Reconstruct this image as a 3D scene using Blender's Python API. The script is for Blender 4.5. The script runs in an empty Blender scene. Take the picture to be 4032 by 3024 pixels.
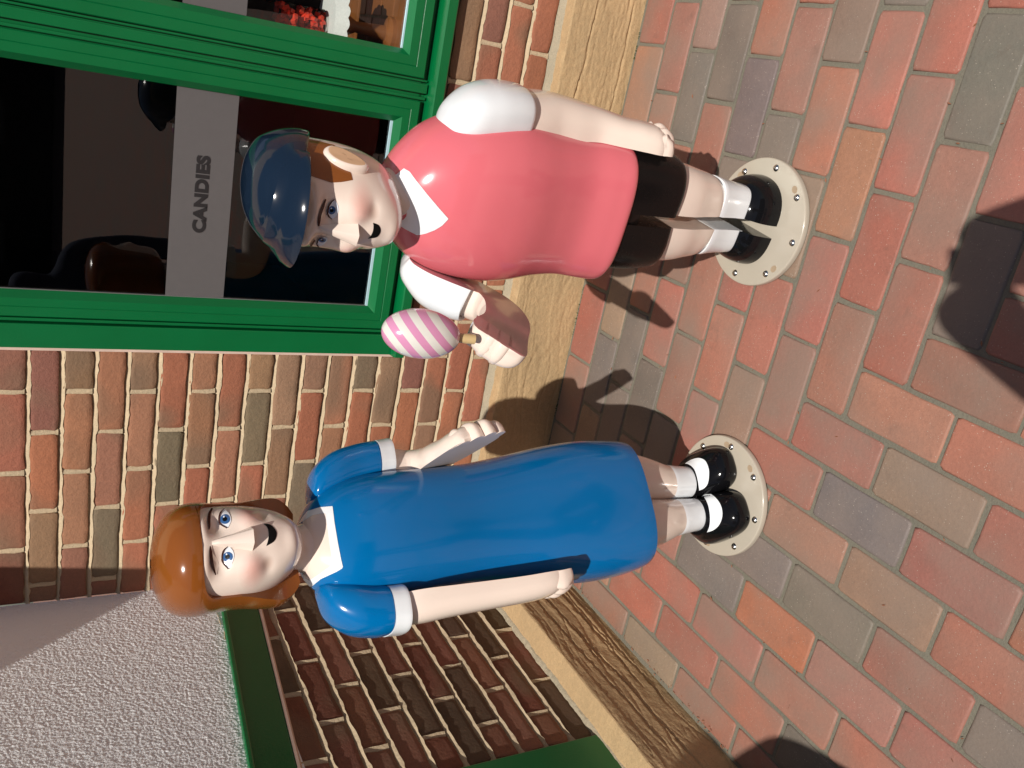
import bpy, bmesh, math, random
import numpy as np
from mathutils import Vector, Matrix, noise
from mathutils.bvhtree import BVHTree

random.seed(11)
scene = bpy.context.scene
COL = scene.collection
R = math.radians

# ------------------------------------------------------------------ camera
PITCH, ROLL, HEAD = 0.5190, 0.0013, 0.3849
CAM_LOC = Vector((1.5538, -2.2498, 1.5337))
hd = Vector((-math.sin(HEAD), math.cos(HEAD), 0))
fw = hd * math.cos(PITCH) + Vector((0, 0, -math.sin(PITCH)))
rt = Vector((math.cos(HEAD), math.sin(HEAD), 0))
up = rt.cross(fw)
r2 = rt * math.cos(ROLL) + up * math.sin(ROLL)
u2 = -rt * math.sin(ROLL) + up * math.cos(ROLL)
cam_data = bpy.data.cameras.new('camera')
cam = bpy.data.objects.new('camera', cam_data)
COL.objects.link(cam)
mw = Matrix((( -u2.x, r2.x, -fw.x, CAM_LOC.x),
             ( -u2.y, r2.y, -fw.y, CAM_LOC.y),
             ( -u2.z, r2.z, -fw.z, CAM_LOC.z), (0, 0, 0, 1)))   # the phone is held on its side
cam.matrix_world = mw
cam_data.sensor_fit = 'HORIZONTAL'; cam_data.sensor_width = 36.0
cam_data.lens = 3408.9 / 4032 * 36
cam_data.clip_start = 0.01; cam_data.clip_end = 500
scene.camera = cam

# ------------------------------------------------------------------ light
SUN_AZ, SUN_EL = R(10.5), R(53.2)        # azimuth from -Y towards +X
to_sun = Vector((math.sin(SUN_AZ) * math.cos(SUN_EL), -math.cos(SUN_AZ) * math.cos(SUN_EL), math.sin(SUN_EL)))
world = bpy.data.worlds.new('World'); scene.world = world
world.use_nodes = True
wn = world.node_tree.nodes; wl = world.node_tree.links
wn.clear()
sky = wn.new('ShaderNodeTexSky'); sky.sky_type = 'NISHITA'; sky.sun_disc = False
sky.sun_elevation = SUN_EL
sky.sun_rotation = math.pi - SUN_AZ
bg = wn.new('ShaderNodeBackground'); bg.inputs['Strength'].default_value = 0.050
wo = wn.new('ShaderNodeOutputWorld')
wl.new(sky.outputs[0], bg.inputs['Color']); wl.new(bg.outputs[0], wo.inputs['Surface'])
sun_d = bpy.data.lights.new('sun', 'SUN'); sun_d.energy = 4.6; sun_d.angle = R(0.53); sun_d.color = (1.0, 0.95, 0.88)
sun = bpy.data.objects.new('sun', sun_d); COL.objects.link(sun)
sun.rotation_euler = to_sun.to_track_quat('Z', 'Y').to_euler()
sun.location = to_sun * 20
scene.view_settings.view_transform = 'Standard'
scene.view_settings.look = 'None'
scene.view_settings.gamma = 1.0
scene.view_settings.exposure = 0.0
scene.view_settings.use_curve_mapping = False
scene.cycles.max_bounces = 8

# ------------------------------------------------------------------ materials
def s2l(c):
    return tuple((v / 255 / 12.92) if v / 255 <= 0.04045 else ((v / 255 + 0.055) / 1.055) ** 2.4 for v in c)

def new_mat(name):
    m = bpy.data.materials.new(name); m.use_nodes = True
    nt = m.node_tree
    return m, nt, nt.nodes['Principled BSDF']

def N(nt, typ, **kw):
    n = nt.nodes.new(typ)
    for k, v in kw.items():
        if hasattr(n, k): setattr(n, k, v)
        else: n.inputs[k].default_value = v
    return n

def mixc(nt, fac, a, b, mode='MIX'):
    n = nt.nodes.new('ShaderNodeMix'); n.data_type = 'RGBA'; n.blend_type = mode
    for sock, v in ((n.inputs[0], fac), (n.inputs[6], a), (n.inputs[7], b)):
        if isinstance(v, bpy.types.NodeSocket): nt.links.new(v, sock)
        elif isinstance(v, (int, float)): sock.default_value = v
        else: sock.default_value = (*v[:3], 1)
    return n.outputs[2]

def ramp(nt, src, stops):
    n = nt.nodes.new('ShaderNodeValToRGB')
    el = n.color_ramp.elements
    while len(el) < len(stops): el.new(0.5)
    for e, (p, c) in zip(el, stops):
        e.position = p; e.color = (c, c, c, 1) if isinstance(c, (int, float)) else (*c[:3], 1)
    nt.links.new(src, n.inputs[0])
    return n.outputs[0]

def bump(nt, bsdf, src, strength, dist):
    b = nt.nodes.new('ShaderNodeBump'); b.inputs['Strength'].default_value = strength
    b.inputs['Distance'].default_value = dist
    nt.links.new(src, b.inputs['Height'])
    nt.links.new(b.outputs[0], bsdf.inputs['Normal'])
    return b

def gloss_paint(name, col, rough=0.12, coat=0.6, wear=0.03, spec=0.5):
    """hand-sprayed gloss paint on fibreglass: faint orange peel, slight mottling"""
    m, nt, p = new_mat(name)
    tc = N(nt, 'ShaderNodeTexCoord')
    n1 = N(nt, 'ShaderNodeTexNoise', Scale=9.0, Detail=3.0)
    nt.links.new(tc.outputs['Object'], n1.inputs['Vector'])
    dark = tuple(c * (1 - wear * 3) for c in col); lite = tuple(min(1, c * (1 + wear * 2)) for c in col)
    nt.links.new(mixc(nt, n1.outputs[0], dark, lite), p.inputs['Base Color'])
    p.inputs['Roughness'].default_value = rough
    p.inputs['Specular IOR Level'].default_value = spec
    p.inputs['Coat Weight'].default_value = coat; p.inputs['Coat Roughness'].default_value = 0.04
    n2 = N(nt, 'ShaderNodeTexNoise', Scale=70.0, Detail=1.0)
    nt.links.new(tc.outputs['Object'], n2.inputs['Vector'])
    bump(nt, p, n2.outputs[0], 0.03, 0.0015)
    n3 = N(nt, 'ShaderNodeTexNoise', Scale=30.0, Detail=4.0)
    nt.links.new(tc.outputs['Object'], n3.inputs['Vector'])
    nt.links.new(ramp(nt, n3.outputs[0], [(0.35, rough * 0.9), (0.75, rough * 1.25)]), p.inputs['Roughness'])
    return m

SKIN = (0.82, 0.685, 0.59)
M = {}
M['skin'] = gloss_paint('skin_paint', SKIN, 0.14, 0.5, 0.01)
M['white'] = gloss_paint('white_paint', (0.79, 0.82, 0.84), 0.14, 0.5, 0.015)
M['pink'] = gloss_paint('coral_pink_paint', (0.71, 0.155, 0.185), 0.16, 0.35, 0.006)
M['blue'] = gloss_paint('blue_paint', (0.0, 0.135, 0.375), 0.16, 0.25, 0.006, 0.4)
M['hair'] = gloss_paint('brown_hair_paint', (0.235, 0.070, 0.012), 0.13, 0.4, 0.03)
M['navy'] = gloss_paint('navy_cap_paint', (0.007, 0.016, 0.033), 0.10, 0.2, 0.04)
M['black'] = gloss_paint('black_paint', (0.006, 0.006, 0.007), 0.08, 0.5, 0.0)
M['shoe'] = gloss_paint('black_shoe_paint', (0.005, 0.005, 0.006), 0.09, 0.12, 0.0, 0.2)
M['short'] = gloss_paint('black_shorts_paint', (0.006, 0.005, 0.005), 0.25, 0.0, 0.0, 0.2)
M['beige'] = gloss_paint('beige_base_paint', (0.47, 0.42, 0.34), 0.2, 0.4, 0.03)
M['eyewhite'] = gloss_paint('eye_white_paint', (0.82, 0.84, 0.88), 0.12, 0.4, 0.0)
M['iris'] = gloss_paint('iris_blue_paint', (0.04, 0.11, 0.27), 0.12, 0.4, 0.0)
M['brow'] = gloss_paint('dark_brown_paint', (0.045, 0.010, 0.006), 0.45, 0.0, 0.0, 0.2)
M['mouth'] = gloss_paint('flat_black_paint', (0.004, 0.004, 0.004), 0.45, 0.0, 0.0, 0.15)
M['earskin'] = gloss_paint('inner_ear_paint', (0.66, 0.42, 0.25), 0.16, 0.4, 0.02)
M['stick'] = gloss_paint('wood_stick_paint', (0.62, 0.45, 0.22), 0.3, 0.2, 0.05)
M['rust'] = gloss_paint('chipped_rusty_paint', (0.40, 0.30, 0.20), 0.6, 0.0, 0.12)

m, nt, p = new_mat('steel_bolt')
p.inputs['Metallic'].default_value = 1.0; p.inputs['Base Color'].default_value = (0.62, 0.61, 0.58, 1); p.inputs['Roughness'].default_value = 0.22
M['steel'] = m

def face_mat(name, blush, fold):
    """skin with air-brushed rosy cheeks and brown modelling round eyes and mouth folds (paint, in head coordinates)"""
    m, nt, p = new_mat(name)
    tc = N(nt, 'ShaderNodeTexCoord')
    col = None; base = SKIN
    for (c, sc, colr, amt) in blush + fold:
        mp = N(nt, 'ShaderNodeMapping'); mp.vector_type = 'TEXTURE'
        mp.inputs['Location'].default_value = c; mp.inputs['Scale'].default_value = sc
        nt.links.new(tc.outputs['Object'], mp.inputs['Vector'])
        ln = N(nt, 'ShaderNodeVectorMath', operation='LENGTH'); nt.links.new(mp.outputs[0], ln.inputs[0])
        f = ramp(nt, ln.outputs['Value'], [(0.0, amt), (0.35, amt * 0.8), (1.0, 0.0)])
        col = mixc(nt, f, col if col is not None else base, colr)
    nt.links.new(col, p.inputs['Base Color'])
    p.inputs['Roughness'].default_value = 0.15; p.inputs['Coat Weight'].default_value = 0.5; p.inputs['Coat Roughness'].default_value = 0.04
    n2 = N(nt, 'ShaderNodeTexNoise', Scale=70.0); nt.links.new(tc.outputs['Object'], n2.inputs['Vector'])
    bump(nt, p, n2.outputs[0], 0.05, 0.002)
    return m
ROSE = (0.74, 0.34, 0.28); BRN = (0.46, 0.27, 0.19)
M['face'] = face_mat('painted_face', [((s * 0.050, -0.09, 0.080), (0.032, 0.09, 0.026), ROSE, 0.7) for s in (-1, 1)],
    [((s * 0.020, -0.09, 0.143), (0.020, 0.08, 0.014), BRN, 0.42) for s in (-1, 1)] +
    [((s * 0.034, -0.09, 0.147), (0.030, 0.08, 0.009), BRN, 0.3) for s in (-1, 1)] +
    [((s * 0.040, -0.09, 0.056), (0.013, 0.08, 0.012), BRN, 0.5) for s in (-1, 1)])

# lollipop stripes
m, nt, p = new_mat('pink_white_stripes')
tc = N(nt, 'ShaderNodeTexCoord'); sep = N(nt, 'ShaderNodeSeparateXYZ'); nt.links.new(tc.outputs['Object'], sep.inputs[0])
def mth(nt, op, a, b=None):
    n = nt.nodes.new('ShaderNodeMath'); n.operation = op
    for i, v in enumerate((a, b)):
        if v is None: continue
        if isinstance(v, (int, float)): n.inputs[i].default_value = v
        else: nt.links.new(v, n.inputs[i])
    return n.outputs[0]
ph = mth(nt, 'SUBTRACT', mth(nt, 'MULTIPLY', sep.outputs[2], 0.77), mth(nt, 'MULTIPLY', sep.outputs[0], 0.82))
fr = mth(nt, 'FRACT', mth(nt, 'ADD', mth(nt, 'MULTIPLY', ph, 39.0), 40.3))
st = mth(nt, 'GREATER_THAN', fr, 0.5)
nt.links.new(mixc(nt, st, (0.72, 0.70, 0.64), (0.64, 0.27, 0.44)), p.inputs['Base Color'])
p.inputs['Roughness'].default_value = 0.18; p.inputs['Coat Weight'].default_value = 0.4
M['lolly'] = m

def stone_like(name, base_from_object, cols=None, scale=1.0, rough=0.85, grain=400, bumpd=0.0012, speck=None, flash=False):
    m, nt, p = new_mat(name)
    tc = N(nt, 'ShaderNodeTexCoord')
    geo = N(nt, 'ShaderNodeNewGeometry')
    oi = N(nt, 'ShaderNodeObjectInfo')
    # every piece reads its own patch of the noise
    off = N(nt, 'ShaderNodeVectorMath', operation='ADD')
    mul = N(nt, 'ShaderNodeVectorMath', operation='SCALE'); mul.inputs['Scale'].default_value = 37.0
    comb = N(nt, 'ShaderNodeCombineXYZ')
    for i in range(3): nt.links.new(oi.outputs['Random'], comb.inputs[i])
    nt.links.new(comb.outputs[0], mul.inputs[0]); nt.links.new(geo.outputs['Position'], off.inputs[0]); nt.links.new(mul.outputs[0], off.inputs[1])
    V = off.outputs[0]
    base = oi.outputs['Color'] if base_from_object else cols[0]
    n1 = N(nt, 'ShaderNodeTexNoise', Scale=7.0 * scale, Detail=5.0, Roughness=0.6); nt.links.new(V, n1.inputs['Vector'])
    c = mixc(nt, ramp(nt, n1.outputs[0], [(0.35, 0.0), (0.7, 0.55)]), base, mixc(nt, 1.0, base, (0.70, 0.74, 0.77), 'MULTIPLY'))
    n2 = N(nt, 'ShaderNodeTexNoise', Scale=grain, Detail=3.0, Roughness=0.7); nt.links.new(V, n2.inputs['Vector'])
    c = mixc(nt, ramp(nt, n2.outputs[0], [(0.3, 0.45), (0.5, 0.0)]), c, mixc(nt, 1.0, c, (0.55, 0.52, 0.5), 'MULTIPLY'))
    n4 = N(nt, 'ShaderNodeTexNoise', Scale=grain * 0.3, Detail=2.0); nt.links.new(V, n4.inputs['Vector'])
    c = mixc(nt, ramp(nt, n4.outputs[0], [(0.45, 0.0), (0.75, 0.35)]), c, mixc(nt, 1.0, c, (1.35, 1.3, 1.25), 'MULTIPLY'))
    if flash:   # kiln flashing: a band of the brick burnt grey-brown
        n3 = N(nt, 'ShaderNodeTexNoise', Scale=5.0, Detail=1.0); nt.links.new(V, n3.inputs['Vector'])
        c = mixc(nt, ramp(nt, n3.outputs[0], [(0.52, 0.0), (0.68, 0.75)]), c, (0.19, 0.125, 0.08))
    if speck:
        vo = N(nt, 'ShaderNodeTexVoronoi', Scale=160.0); nt.links.new(V, vo.inputs['Vector'])
        sp2 = ramp(nt, vo.outputs['Distance'], [(0.11, 0.6), (0.18, 0.0)])
        n5 = N(nt, 'ShaderNodeTexNoise', Scale=60.0); nt.links.new(V, n5.inputs['Vector'])
        sp3 = mth(nt, 'MULTIPLY', sp2, ramp(nt, n5.outputs[0], [(0.48, 0.0), (0.56, 1.0)]))
        c = mixc(nt, sp3, c, speck)
        # scuffs and drips
        n6 = N(nt, 'ShaderNodeTexNoise', Scale=13.0, Detail=6.0, Roughness=0.7); nt.links.new(V, n6.inputs['Vector'])
        c = mixc(nt, ramp(nt, n6.outputs[0], [(0.60, 0.0), (0.74, 0.4)]), c, (0.10, 0.065, 0.05))
        n8 = N(nt, 'ShaderNodeTexNoise', Scale=2.6, Detail=5.0, Roughness=0.65); nt.links.new(geo.outputs['Position'], n8.inputs['Vector'])
        c = mixc(nt, ramp(nt, n8.outputs[0], [(0.35, 0.0), (0.75, 0.30)]), c, (0.30, 0.20, 0.155))
        n7 = N(nt, 'ShaderNodeTexNoise', Scale=4.0, Detail=4.0); nt.links.new(V, n7.inputs['Vector'])
        c = mixc(nt, ramp(nt, n7.outputs[0], [(0.40, 0.0), (0.66, 0.72)]), c, (0.225, 0.175, 0.14))
    nt.links.new(c, p.inputs['Base Color'])
    p.inputs['Roughness'].default_value = rough
    p.inputs['Specular IOR Level'].default_value = 0.3
    add = mth(nt, 'ADD', n2.outputs[0], mth(nt, 'MULTIPLY', n4.outputs[0], 1.5))
    bump(nt, p, add, 0.85, bumpd)
    return m
M['brick'] = stone_like('brick_clay', True, flash=True, grain=330)
M['paver'] = stone_like('paver_clay', True, rough=0.55, grain=420, bumpd=0.0006, speck=(0.60, 0.52, 0.44))
M['mortar'] = stone_like('lime_mortar', False, [(0.555, 0.435, 0.285)], grain=500)
M['bed'] = stone_like('sand_joint', False, [(0.185, 0.17, 0.13)], grain=500)
M['stone'] = stone_like('tan_sandstone', False, [(0.50, 0.345, 0.185)], scale=0.6, grain=260, bumpd=0.0014)
M['fillet'] = stone_like('grey_mortar', False, [(0.40, 0.34, 0.24)], grain=300, bumpd=0.002)

m, nt, p = new_mat('green_gloss_paint')
tc = N(nt, 'ShaderNodeTexCoord')
n1 = N(nt, 'ShaderNodeTexNoise', Scale=6.0, Detail=5.0); nt.links.new(tc.outputs['Object'], n1.inputs['Vector'])
c = mixc(nt, n1.outputs[0], (0.0, 0.105, 0.026), (0.0, 0.148, 0.042))
n2 = N(nt, 'ShaderNodeTexNoise', Scale=45.0, Detail=6.0, Roughness=0.75); nt.links.new(tc.outputs['Object'], n2.inputs['Vector'])
c = mixc(nt, ramp(nt, n2.outputs[0], [(0.66, 0.0), (0.78, 0.5)]), c, (0.03, 0.09, 0.04))
nt.links.new(c, p.inputs['Base Color']); p.inputs['Roughness'].default_value = 0.32
n3 = N(nt, 'ShaderNodeTexNoise', Scale=180.0, Detail=2.0); nt.links.new(tc.outputs['Object'], n3.inputs['Vector'])
bump(nt, p, n3.outputs[0], 0.12, 0.002)
M['green'] = m

m, nt, p = new_mat('roughcast_render')
geo = N(nt, 'ShaderNodeNewGeometry')
n1 = N(nt, 'ShaderNodeTexNoise', Scale=150.0, Detail=4.0, Roughness=0.6); nt.links.new(geo.outputs['Position'], n1.inputs['Vector'])
n2 = N(nt, 'ShaderNodeTexNoise', Scale=3.0, Detail=3.0); nt.links.new(geo.outputs['Position'], n2.inputs['Vector'])
nt.links.new(mixc(nt, n2.outputs[0], (0.88, 0.88, 0.88), (0.94, 0.94, 0.94)), p.inputs['Base Color'])
p.inputs['Roughness'].default_value = 0.9
n3 = N(nt, 'ShaderNodeTexNoise', Scale=330.0, Detail=2.0); nt.links.new(geo.outputs['Position'], n3.inputs['Vector'])
bump(nt, p, mth(nt, 'ADD', n1.outputs[0], mth(nt, 'MULTIPLY', n3.outputs[0], 0.6)), 0.5, 0.004)
M['rough'] = m

def plain(name, col, rough=0.6, scale=20.0, var=0.25, metal=0.0):
    m, nt, p = new_mat(name)
    tc = N(nt, 'ShaderNodeTexCoord')
    n1 = N(nt, 'ShaderNodeTexNoise', Scale=scale, Detail=4.0); nt.links.new(tc.outputs['Object'], n1.inputs['Vector'])
    nt.links.new(mixc(nt, n1.outputs[0], tuple(c * (1 - var) for c in col), tuple(c * (1 + var) for c in col)), p.inputs['Base Color'])
    p.inputs['Roughness'].default_value = rough; p.inputs['Metallic'].default_value = metal
    return m
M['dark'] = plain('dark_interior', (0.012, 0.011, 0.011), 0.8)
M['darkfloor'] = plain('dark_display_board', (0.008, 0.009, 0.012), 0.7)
M['wood'] = plain('orange_brown_wood', (0.22, 0.075, 0.02), 0.4, 14.0, 0.4)
M['bead'] = plain('pale_blue_bead', (0.42, 0.60, 0.66), 0.4)
M['alu'] = plain('aluminium_bead', (0.55, 0.55, 0.55), 0.3, 20, 0.1, 0.8)
M['band'] = plain('grey_vinyl', (0.105, 0.097, 0.097), 0.55, 60, 0.06)
M['letter'] = plain('dark_letter_vinyl', (0.017, 0.015, 0.016), 0.5)
M['caulk'] = plain('pink_caulk', (0.62, 0.46, 0.38), 0.8)
M['redcandy'] = plain('red_candy', (0.85, 0.07, 0.04), 0.15, 60)
M['lace'] = plain('white_lace', (0.7, 0.7, 0.68), 0.8, 200, 0.15)
M['cloth'] = plain('grey_cloth', (0.12, 0.12, 0.13), 0.9)
M['cloth2'] = plain('dark_blue_cloth', (0.03, 0.04, 0.08), 0.9)
M['phone'] = plain('black_phone', (0.01, 0.01, 0.01), 0.2)
M['facade'] = plain('dark_brown_facade', (0.020, 0.018, 0.017), 0.9, 0.6)
M['facadewin'] = plain('dark_glazing', (0.03, 0.035, 0.045), 0.2, 0.5)
M['leaf'] = plain('dry_debris', (0.25, 0.10, 0.05), 0.9)
M['moss'] = plain('green_moss', (0.06, 0.09, 0.02), 0.95, 200, 0.5)

m, nt, p = new_mat('window_glass')
nt.nodes.remove(p)
out = nt.nodes['Material Output']
tr = N(nt, 'ShaderNodeBsdfTransparent'); tr.inputs[0].default_value = (0.90, 0.93, 0.91, 1)
gl = N(nt, 'ShaderNodeBsdfGlossy'); gl.inputs['Roughness'].default_value = 0.005
fr = N(nt, 'ShaderNodeFresnel'); fr.inputs[0].default_value = 1.75
mx = N(nt, 'ShaderNodeMixShader')
nt.links.new(fr.outputs[0], mx.inputs[0]); nt.links.new(tr.outputs[0], mx.inputs[1]); nt.links.new(gl.outputs[0], mx.inputs[2])
nt.links.new(mx.outputs[0], out.inputs['Surface'])
M['glass'] = m
M['jarglass'] = m.copy(); M['jarglass'].name = 'jar_glass'
for n_ in M['jarglass'].node_tree.nodes:
    if n_.type == 'FRESNEL': n_.inputs[0].default_value = 1.2

m, nt, p = new_mat('far_paving')
geo = N(nt, 'ShaderNodeNewGeometry')
bt = N(nt, 'ShaderNodeTexBrick', Scale=1.0)
bt.inputs['Brick Width'].default_value = 0.234; bt.inputs['Row Height'].default_value = 0.117; bt.inputs['Mortar Size'].default_value = 0.006
bt.inputs['Color1'].default_value = (0.33, 0.12, 0.075, 1); bt.inputs['Color2'].default_value = (0.19, 0.13, 0.10, 1); bt.inputs['Mortar'].default_value = (0.20, 0.185, 0.14, 1)
nt.links.new(geo.outputs['Position'], bt.inputs['Vector'])
nt.links.new(bt.outputs['Color'], p.inputs['Base Color']); p.inputs['Roughness'].default_value = 0.7
M['farpave'] = m

# ------------------------------------------------------------------ helpers
def empty(name, loc=(0, 0, 0), rz=0.0, label=None, cat=None, group=None, kind=None, parent=None):
    o = bpy.data.objects.new(name, None); COL.objects.link(o)
    o.location = loc; o.rotation_euler = (0, 0, rz); o.empty_display_size = 0.05
    return tag(o, label, cat, group, kind, parent)

def tag(o, label=None, cat=None, group=None, kind=None, parent=None):
    if label: o['label'] = label
    if cat: o['category'] = cat
    if group: o['group'] = group
    if kind: o['kind'] = kind
    if parent is not None: o.parent = parent
    return o

def mk(name, verts, faces, mat, parent=None, smooth=True, angle=38, weld=0, **tags):
    me = bpy.data.meshes.new(name)
    me.from_pydata([tuple(v) for v in verts], [], [tuple(f) for f in faces])
    bm = bmesh.new(); bm.from_mesh(me)
    if weld: bmesh.ops.remove_doubles(bm, verts=bm.verts, dist=weld)
    bmesh.ops.recalc_face_normals(bm, faces=bm.faces); bm.to_mesh(me); bm.free()
    for mm in (mat if isinstance(mat, (list, tuple)) else [mat]): me.materials.append(mm)
    if smooth:
        me.shade_smooth(); me.set_sharp_from_angle(angle=R(angle))
    o = bpy.data.objects.new(name, me); COL.objects.link(o)
    return tag(o, parent=parent, **tags)

def share(name, me, parent, **tags):
    o = bpy.data.objects.new(name, me); COL.objects.link(o)
    return tag(o, parent=parent, **tags)

def spgn(v, e): return math.copysign(abs(v) ** e, v)

def ring(cx, cy, z, a, bf, bb, n=2.5, m=64):
    """horizontal super-ellipse: half width a, front depth bf (towards -y), back depth bb"""
    pts = []
    for i in range(m):
        t = 2 * math.pi * i / m
        c, s = math.cos(t), math.sin(t)
        pts.append((cx + a * spgn(c, 2 / n), cy + (bb if s > 0 else bf) * spgn(s, 2 / n), z))
    return pts

def loft(rings, cap0=True, cap1=True):
    V = []; F = []; m = len(rings[0])
    for r in rings: V += list(r)
    for j in range(len(rings) - 1):
        for i in range(m):
            k = (i + 1) % m
            F.append((j * m + i, j * m + k, (j + 1) * m + k, (j + 1) * m + i))
    for flag, base in ((cap0, 0), (cap1, (len(rings) - 1) * m)):
        if flag:
            c = [sum(V[base + i][d] for i in range(m)) / m for d in range(3)]
            V.append(c); ci = len(V) - 1
            for i in range(m): F.append((base + i, base + (i + 1) % m, ci))
    return V, F

def smooth_keys(keys, n):
    """Catmull-Rom through parameter rows (first column is the running one)"""
    K = np.array(keys, float); L = len(K)
    d = np.r_[0, np.cumsum(np.maximum(np.linalg.norm(np.diff(K[:, :4], axis=0), axis=1), 1e-5))]
    out = []
    for s in np.linspace(0, d[-1], n):
        i = min(int(np.searchsorted(d, s, 'right') - 1), L - 2); i = max(i, 0)
        t = (s - d[i]) / (d[i + 1] - d[i])
        p0, p1, p2, p3 = K[max(i - 1, 0)], K[i], K[i + 1], K[min(i + 2, L - 1)]
        t0 = (p2 - p0) / max(d[i + 1] - d[max(i - 1, 0)], 1e-6) * (d[i + 1] - d[i])
        t1 = (p3 - p1) / max(d[min(i + 2, L - 1)] - d[i], 1e-6) * (d[i + 1] - d[i])
        out.append((2*t**3-3*t**2+1)*p1 + (t**3-2*t**2+t)*t0 + (-2*t**3+3*t**2)*p2 + (t**3-t**2)*t1)
    return out

def body(name, keys, mat, parent, rows=40, m=72, angle=38, **tags):
    """keys: (z, cx, cy, a, bf, bb, n)"""
    rr = [ring(k[1], k[2], k[0], k[3], k[4], k[5], k[6], m) for k in smooth_keys(keys, rows)]
    return mk(name, *loft(rr), mat, parent, angle=angle, **tags)

def tube(pts, rad, m=10):
    rr = []
    P = [Vector(p) for p in pts]
    for i, p in enumerate(P):
        t = (P[min(i + 1, len(P) - 1)] - P[max(i - 1, 0)]).normalized()
        a = t.orthogonal().normalized(); b = t.cross(a)
        r = rad[i] if isinstance(rad, (list, tuple)) else rad
        rr.append([p + (a * math.cos(2 * math.pi * k / m) + b * math.sin(2 * math.pi * k / m)) * r for k in range(m)])
    return loft(rr)

def dlimb(keys, inner, rows=30, m=26):
    """D-shaped limb: flat face on the inner side, rounded outside.
    keys: (x, y, z, half_depth, bulge, inset) on the flat face; inner = list of normals (start, end)"""
    K = smooth_keys(keys, rows); rr = []
    for i, k in enumerate(K):
        p = Vector(k[:3])
        t = (Vector(K[min(i + 1, rows - 1)][:3]) - Vector(K[max(i - 1, 0)][:3])).normalized()
        f = i / (rows - 1)
        n = (Vector(inner[0]) * (1 - f) + Vector(inner[1]) * f)
        n = (n - t * n.dot(t)).normalized(); w = t.cross(n)
        hdp, bl = k[3], k[4]
        r = []
        for q in range(m):
            th = math.pi * q / (m - 1)
            r.append(p + w * hdp * spgn(math.cos(th), 0.75) - n * bl * (math.sin(th) ** 0.75))
        for q in range(1, 8):
            r.append(p + w * hdp * (-1 + 2 * q / 8))
        rr.append(r)
    return loft(rr)

def bvh_of(objs):
    V = []; F = []
    for o in objs:
        b = len(V); me = o.data; mwl = o.matrix_local if o.parent else Matrix()
        V += [mwl @ v.co for v in me.vertices]
        F += [[b + i for i in pl.vertices] for pl in me.polygons]
    return BVHTree.FromPolygons(V, F)

def resample(c, n):
    K = [(*p, 0, 0) for p in c]
    return [(k[0], k[1]) for k in smooth_keys(K, n)]

def decal(name, bvh, eye, A, B, nu, nv, off, mat, parent, mtx=None, straight=False):
    """thin painted shape lying on a surface: strip between curves A and B given in the front plane y=0, seen from point eye"""
    if straight:
        def rs(c, n):
            d = [0]
            for i in range(1, len(c)): d.append(d[-1] + math.dist(c[i], c[i - 1]))
            return [(np.interp(s, d, [q[0] for q in c]), np.interp(s, d, [q[1] for q in c])) for s in np.linspace(0, d[-1], n)]
    else: rs = resample
    A = rs(A, nu); B = rs(B, nu); E = Vector(eye)
    V = []; F = []; last = None
    for j in range(nv):
        f = j / (nv - 1)
        for i in range(nu):
            x = A[i][0] * (1 - f) + B[i][0] * f; z = A[i][1] * (1 - f) + B[i][1] * f
            d = (Vector((x, 0, z)) - E).normalized()
            loc, nor, _, _ = bvh.ray_cast(E, d)
            if loc is None: loc = last if last is not None else Vector((x, 0, z)); nor = -d
            last = loc
            if nor.dot(d) > 0: nor = -nor
            V.append(loc + nor * off)
    for j in range(nv - 1):
        for i in range(nu - 1):
            F.append((j * nu + i, j * nu + i + 1, (j + 1) * nu + i + 1, (j + 1) * nu + i))
    if mtx is not None:
        inv = mtx.inverted(); V = [inv @ v for v in V]
    return mk(name, V, F, mat, parent, angle=80)

def disc_decal(name, bvh, eye, c, rx, rz, off, mat, parent, mtx=None, n=22, rot=0.0):
    top = []; bot = []
    for i in range(n):
        t = math.pi * i / (n - 1)
        x, z = -math.cos(t) * rx, math.sin(t) * rz
        top.append((c[0] + x, c[1] + z)); bot.append((c[0] + x, c[1] - z))
    return decal(name, bvh, eye, top, bot, n, 9, off, mat, parent, mtx, straight=True)

def boxv(x0, x1, y0, y1, z0, z1, b=0.0):
    if b <= 0:
        V = [(x, y, z) for x in (x0, x1) for y in (y0, y1) for z in (z0, z1)]
        F = [(0, 1, 3, 2), (4, 6, 7, 5), (0, 4, 5, 1), (2, 3, 7, 6), (0, 2, 6, 4), (1, 5, 7, 3)]
        return V, F
    bm = bmesh.new()
    bmesh.ops.create_cube(bm, size=1.0)
    for v in bm.verts:
        v.co = Vector(((x0 + x1) / 2 + v.co.x * (x1 - x0), (y0 + y1) / 2 + v.co.y * (y1 - y0), (z0 + z1) / 2 + v.co.z * (z1 - z0)))
    bmesh.ops.bevel(bm, geom=bm.edges[:], offset=b, segments=2, affect='EDGES', profile=0.6)
    bm.verts.index_update()
    V = [tuple(v.co) for v in bm.verts]; F = [tuple(v.index for v in f.verts) for f in bm.faces]
    bm.free(); return V, F

def join(parts):
    V = []; F = []
    for v, f in parts:
        b = len(V); V += list(v); F += [tuple(i + b for i in q) for q in f]
    return V, F

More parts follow.
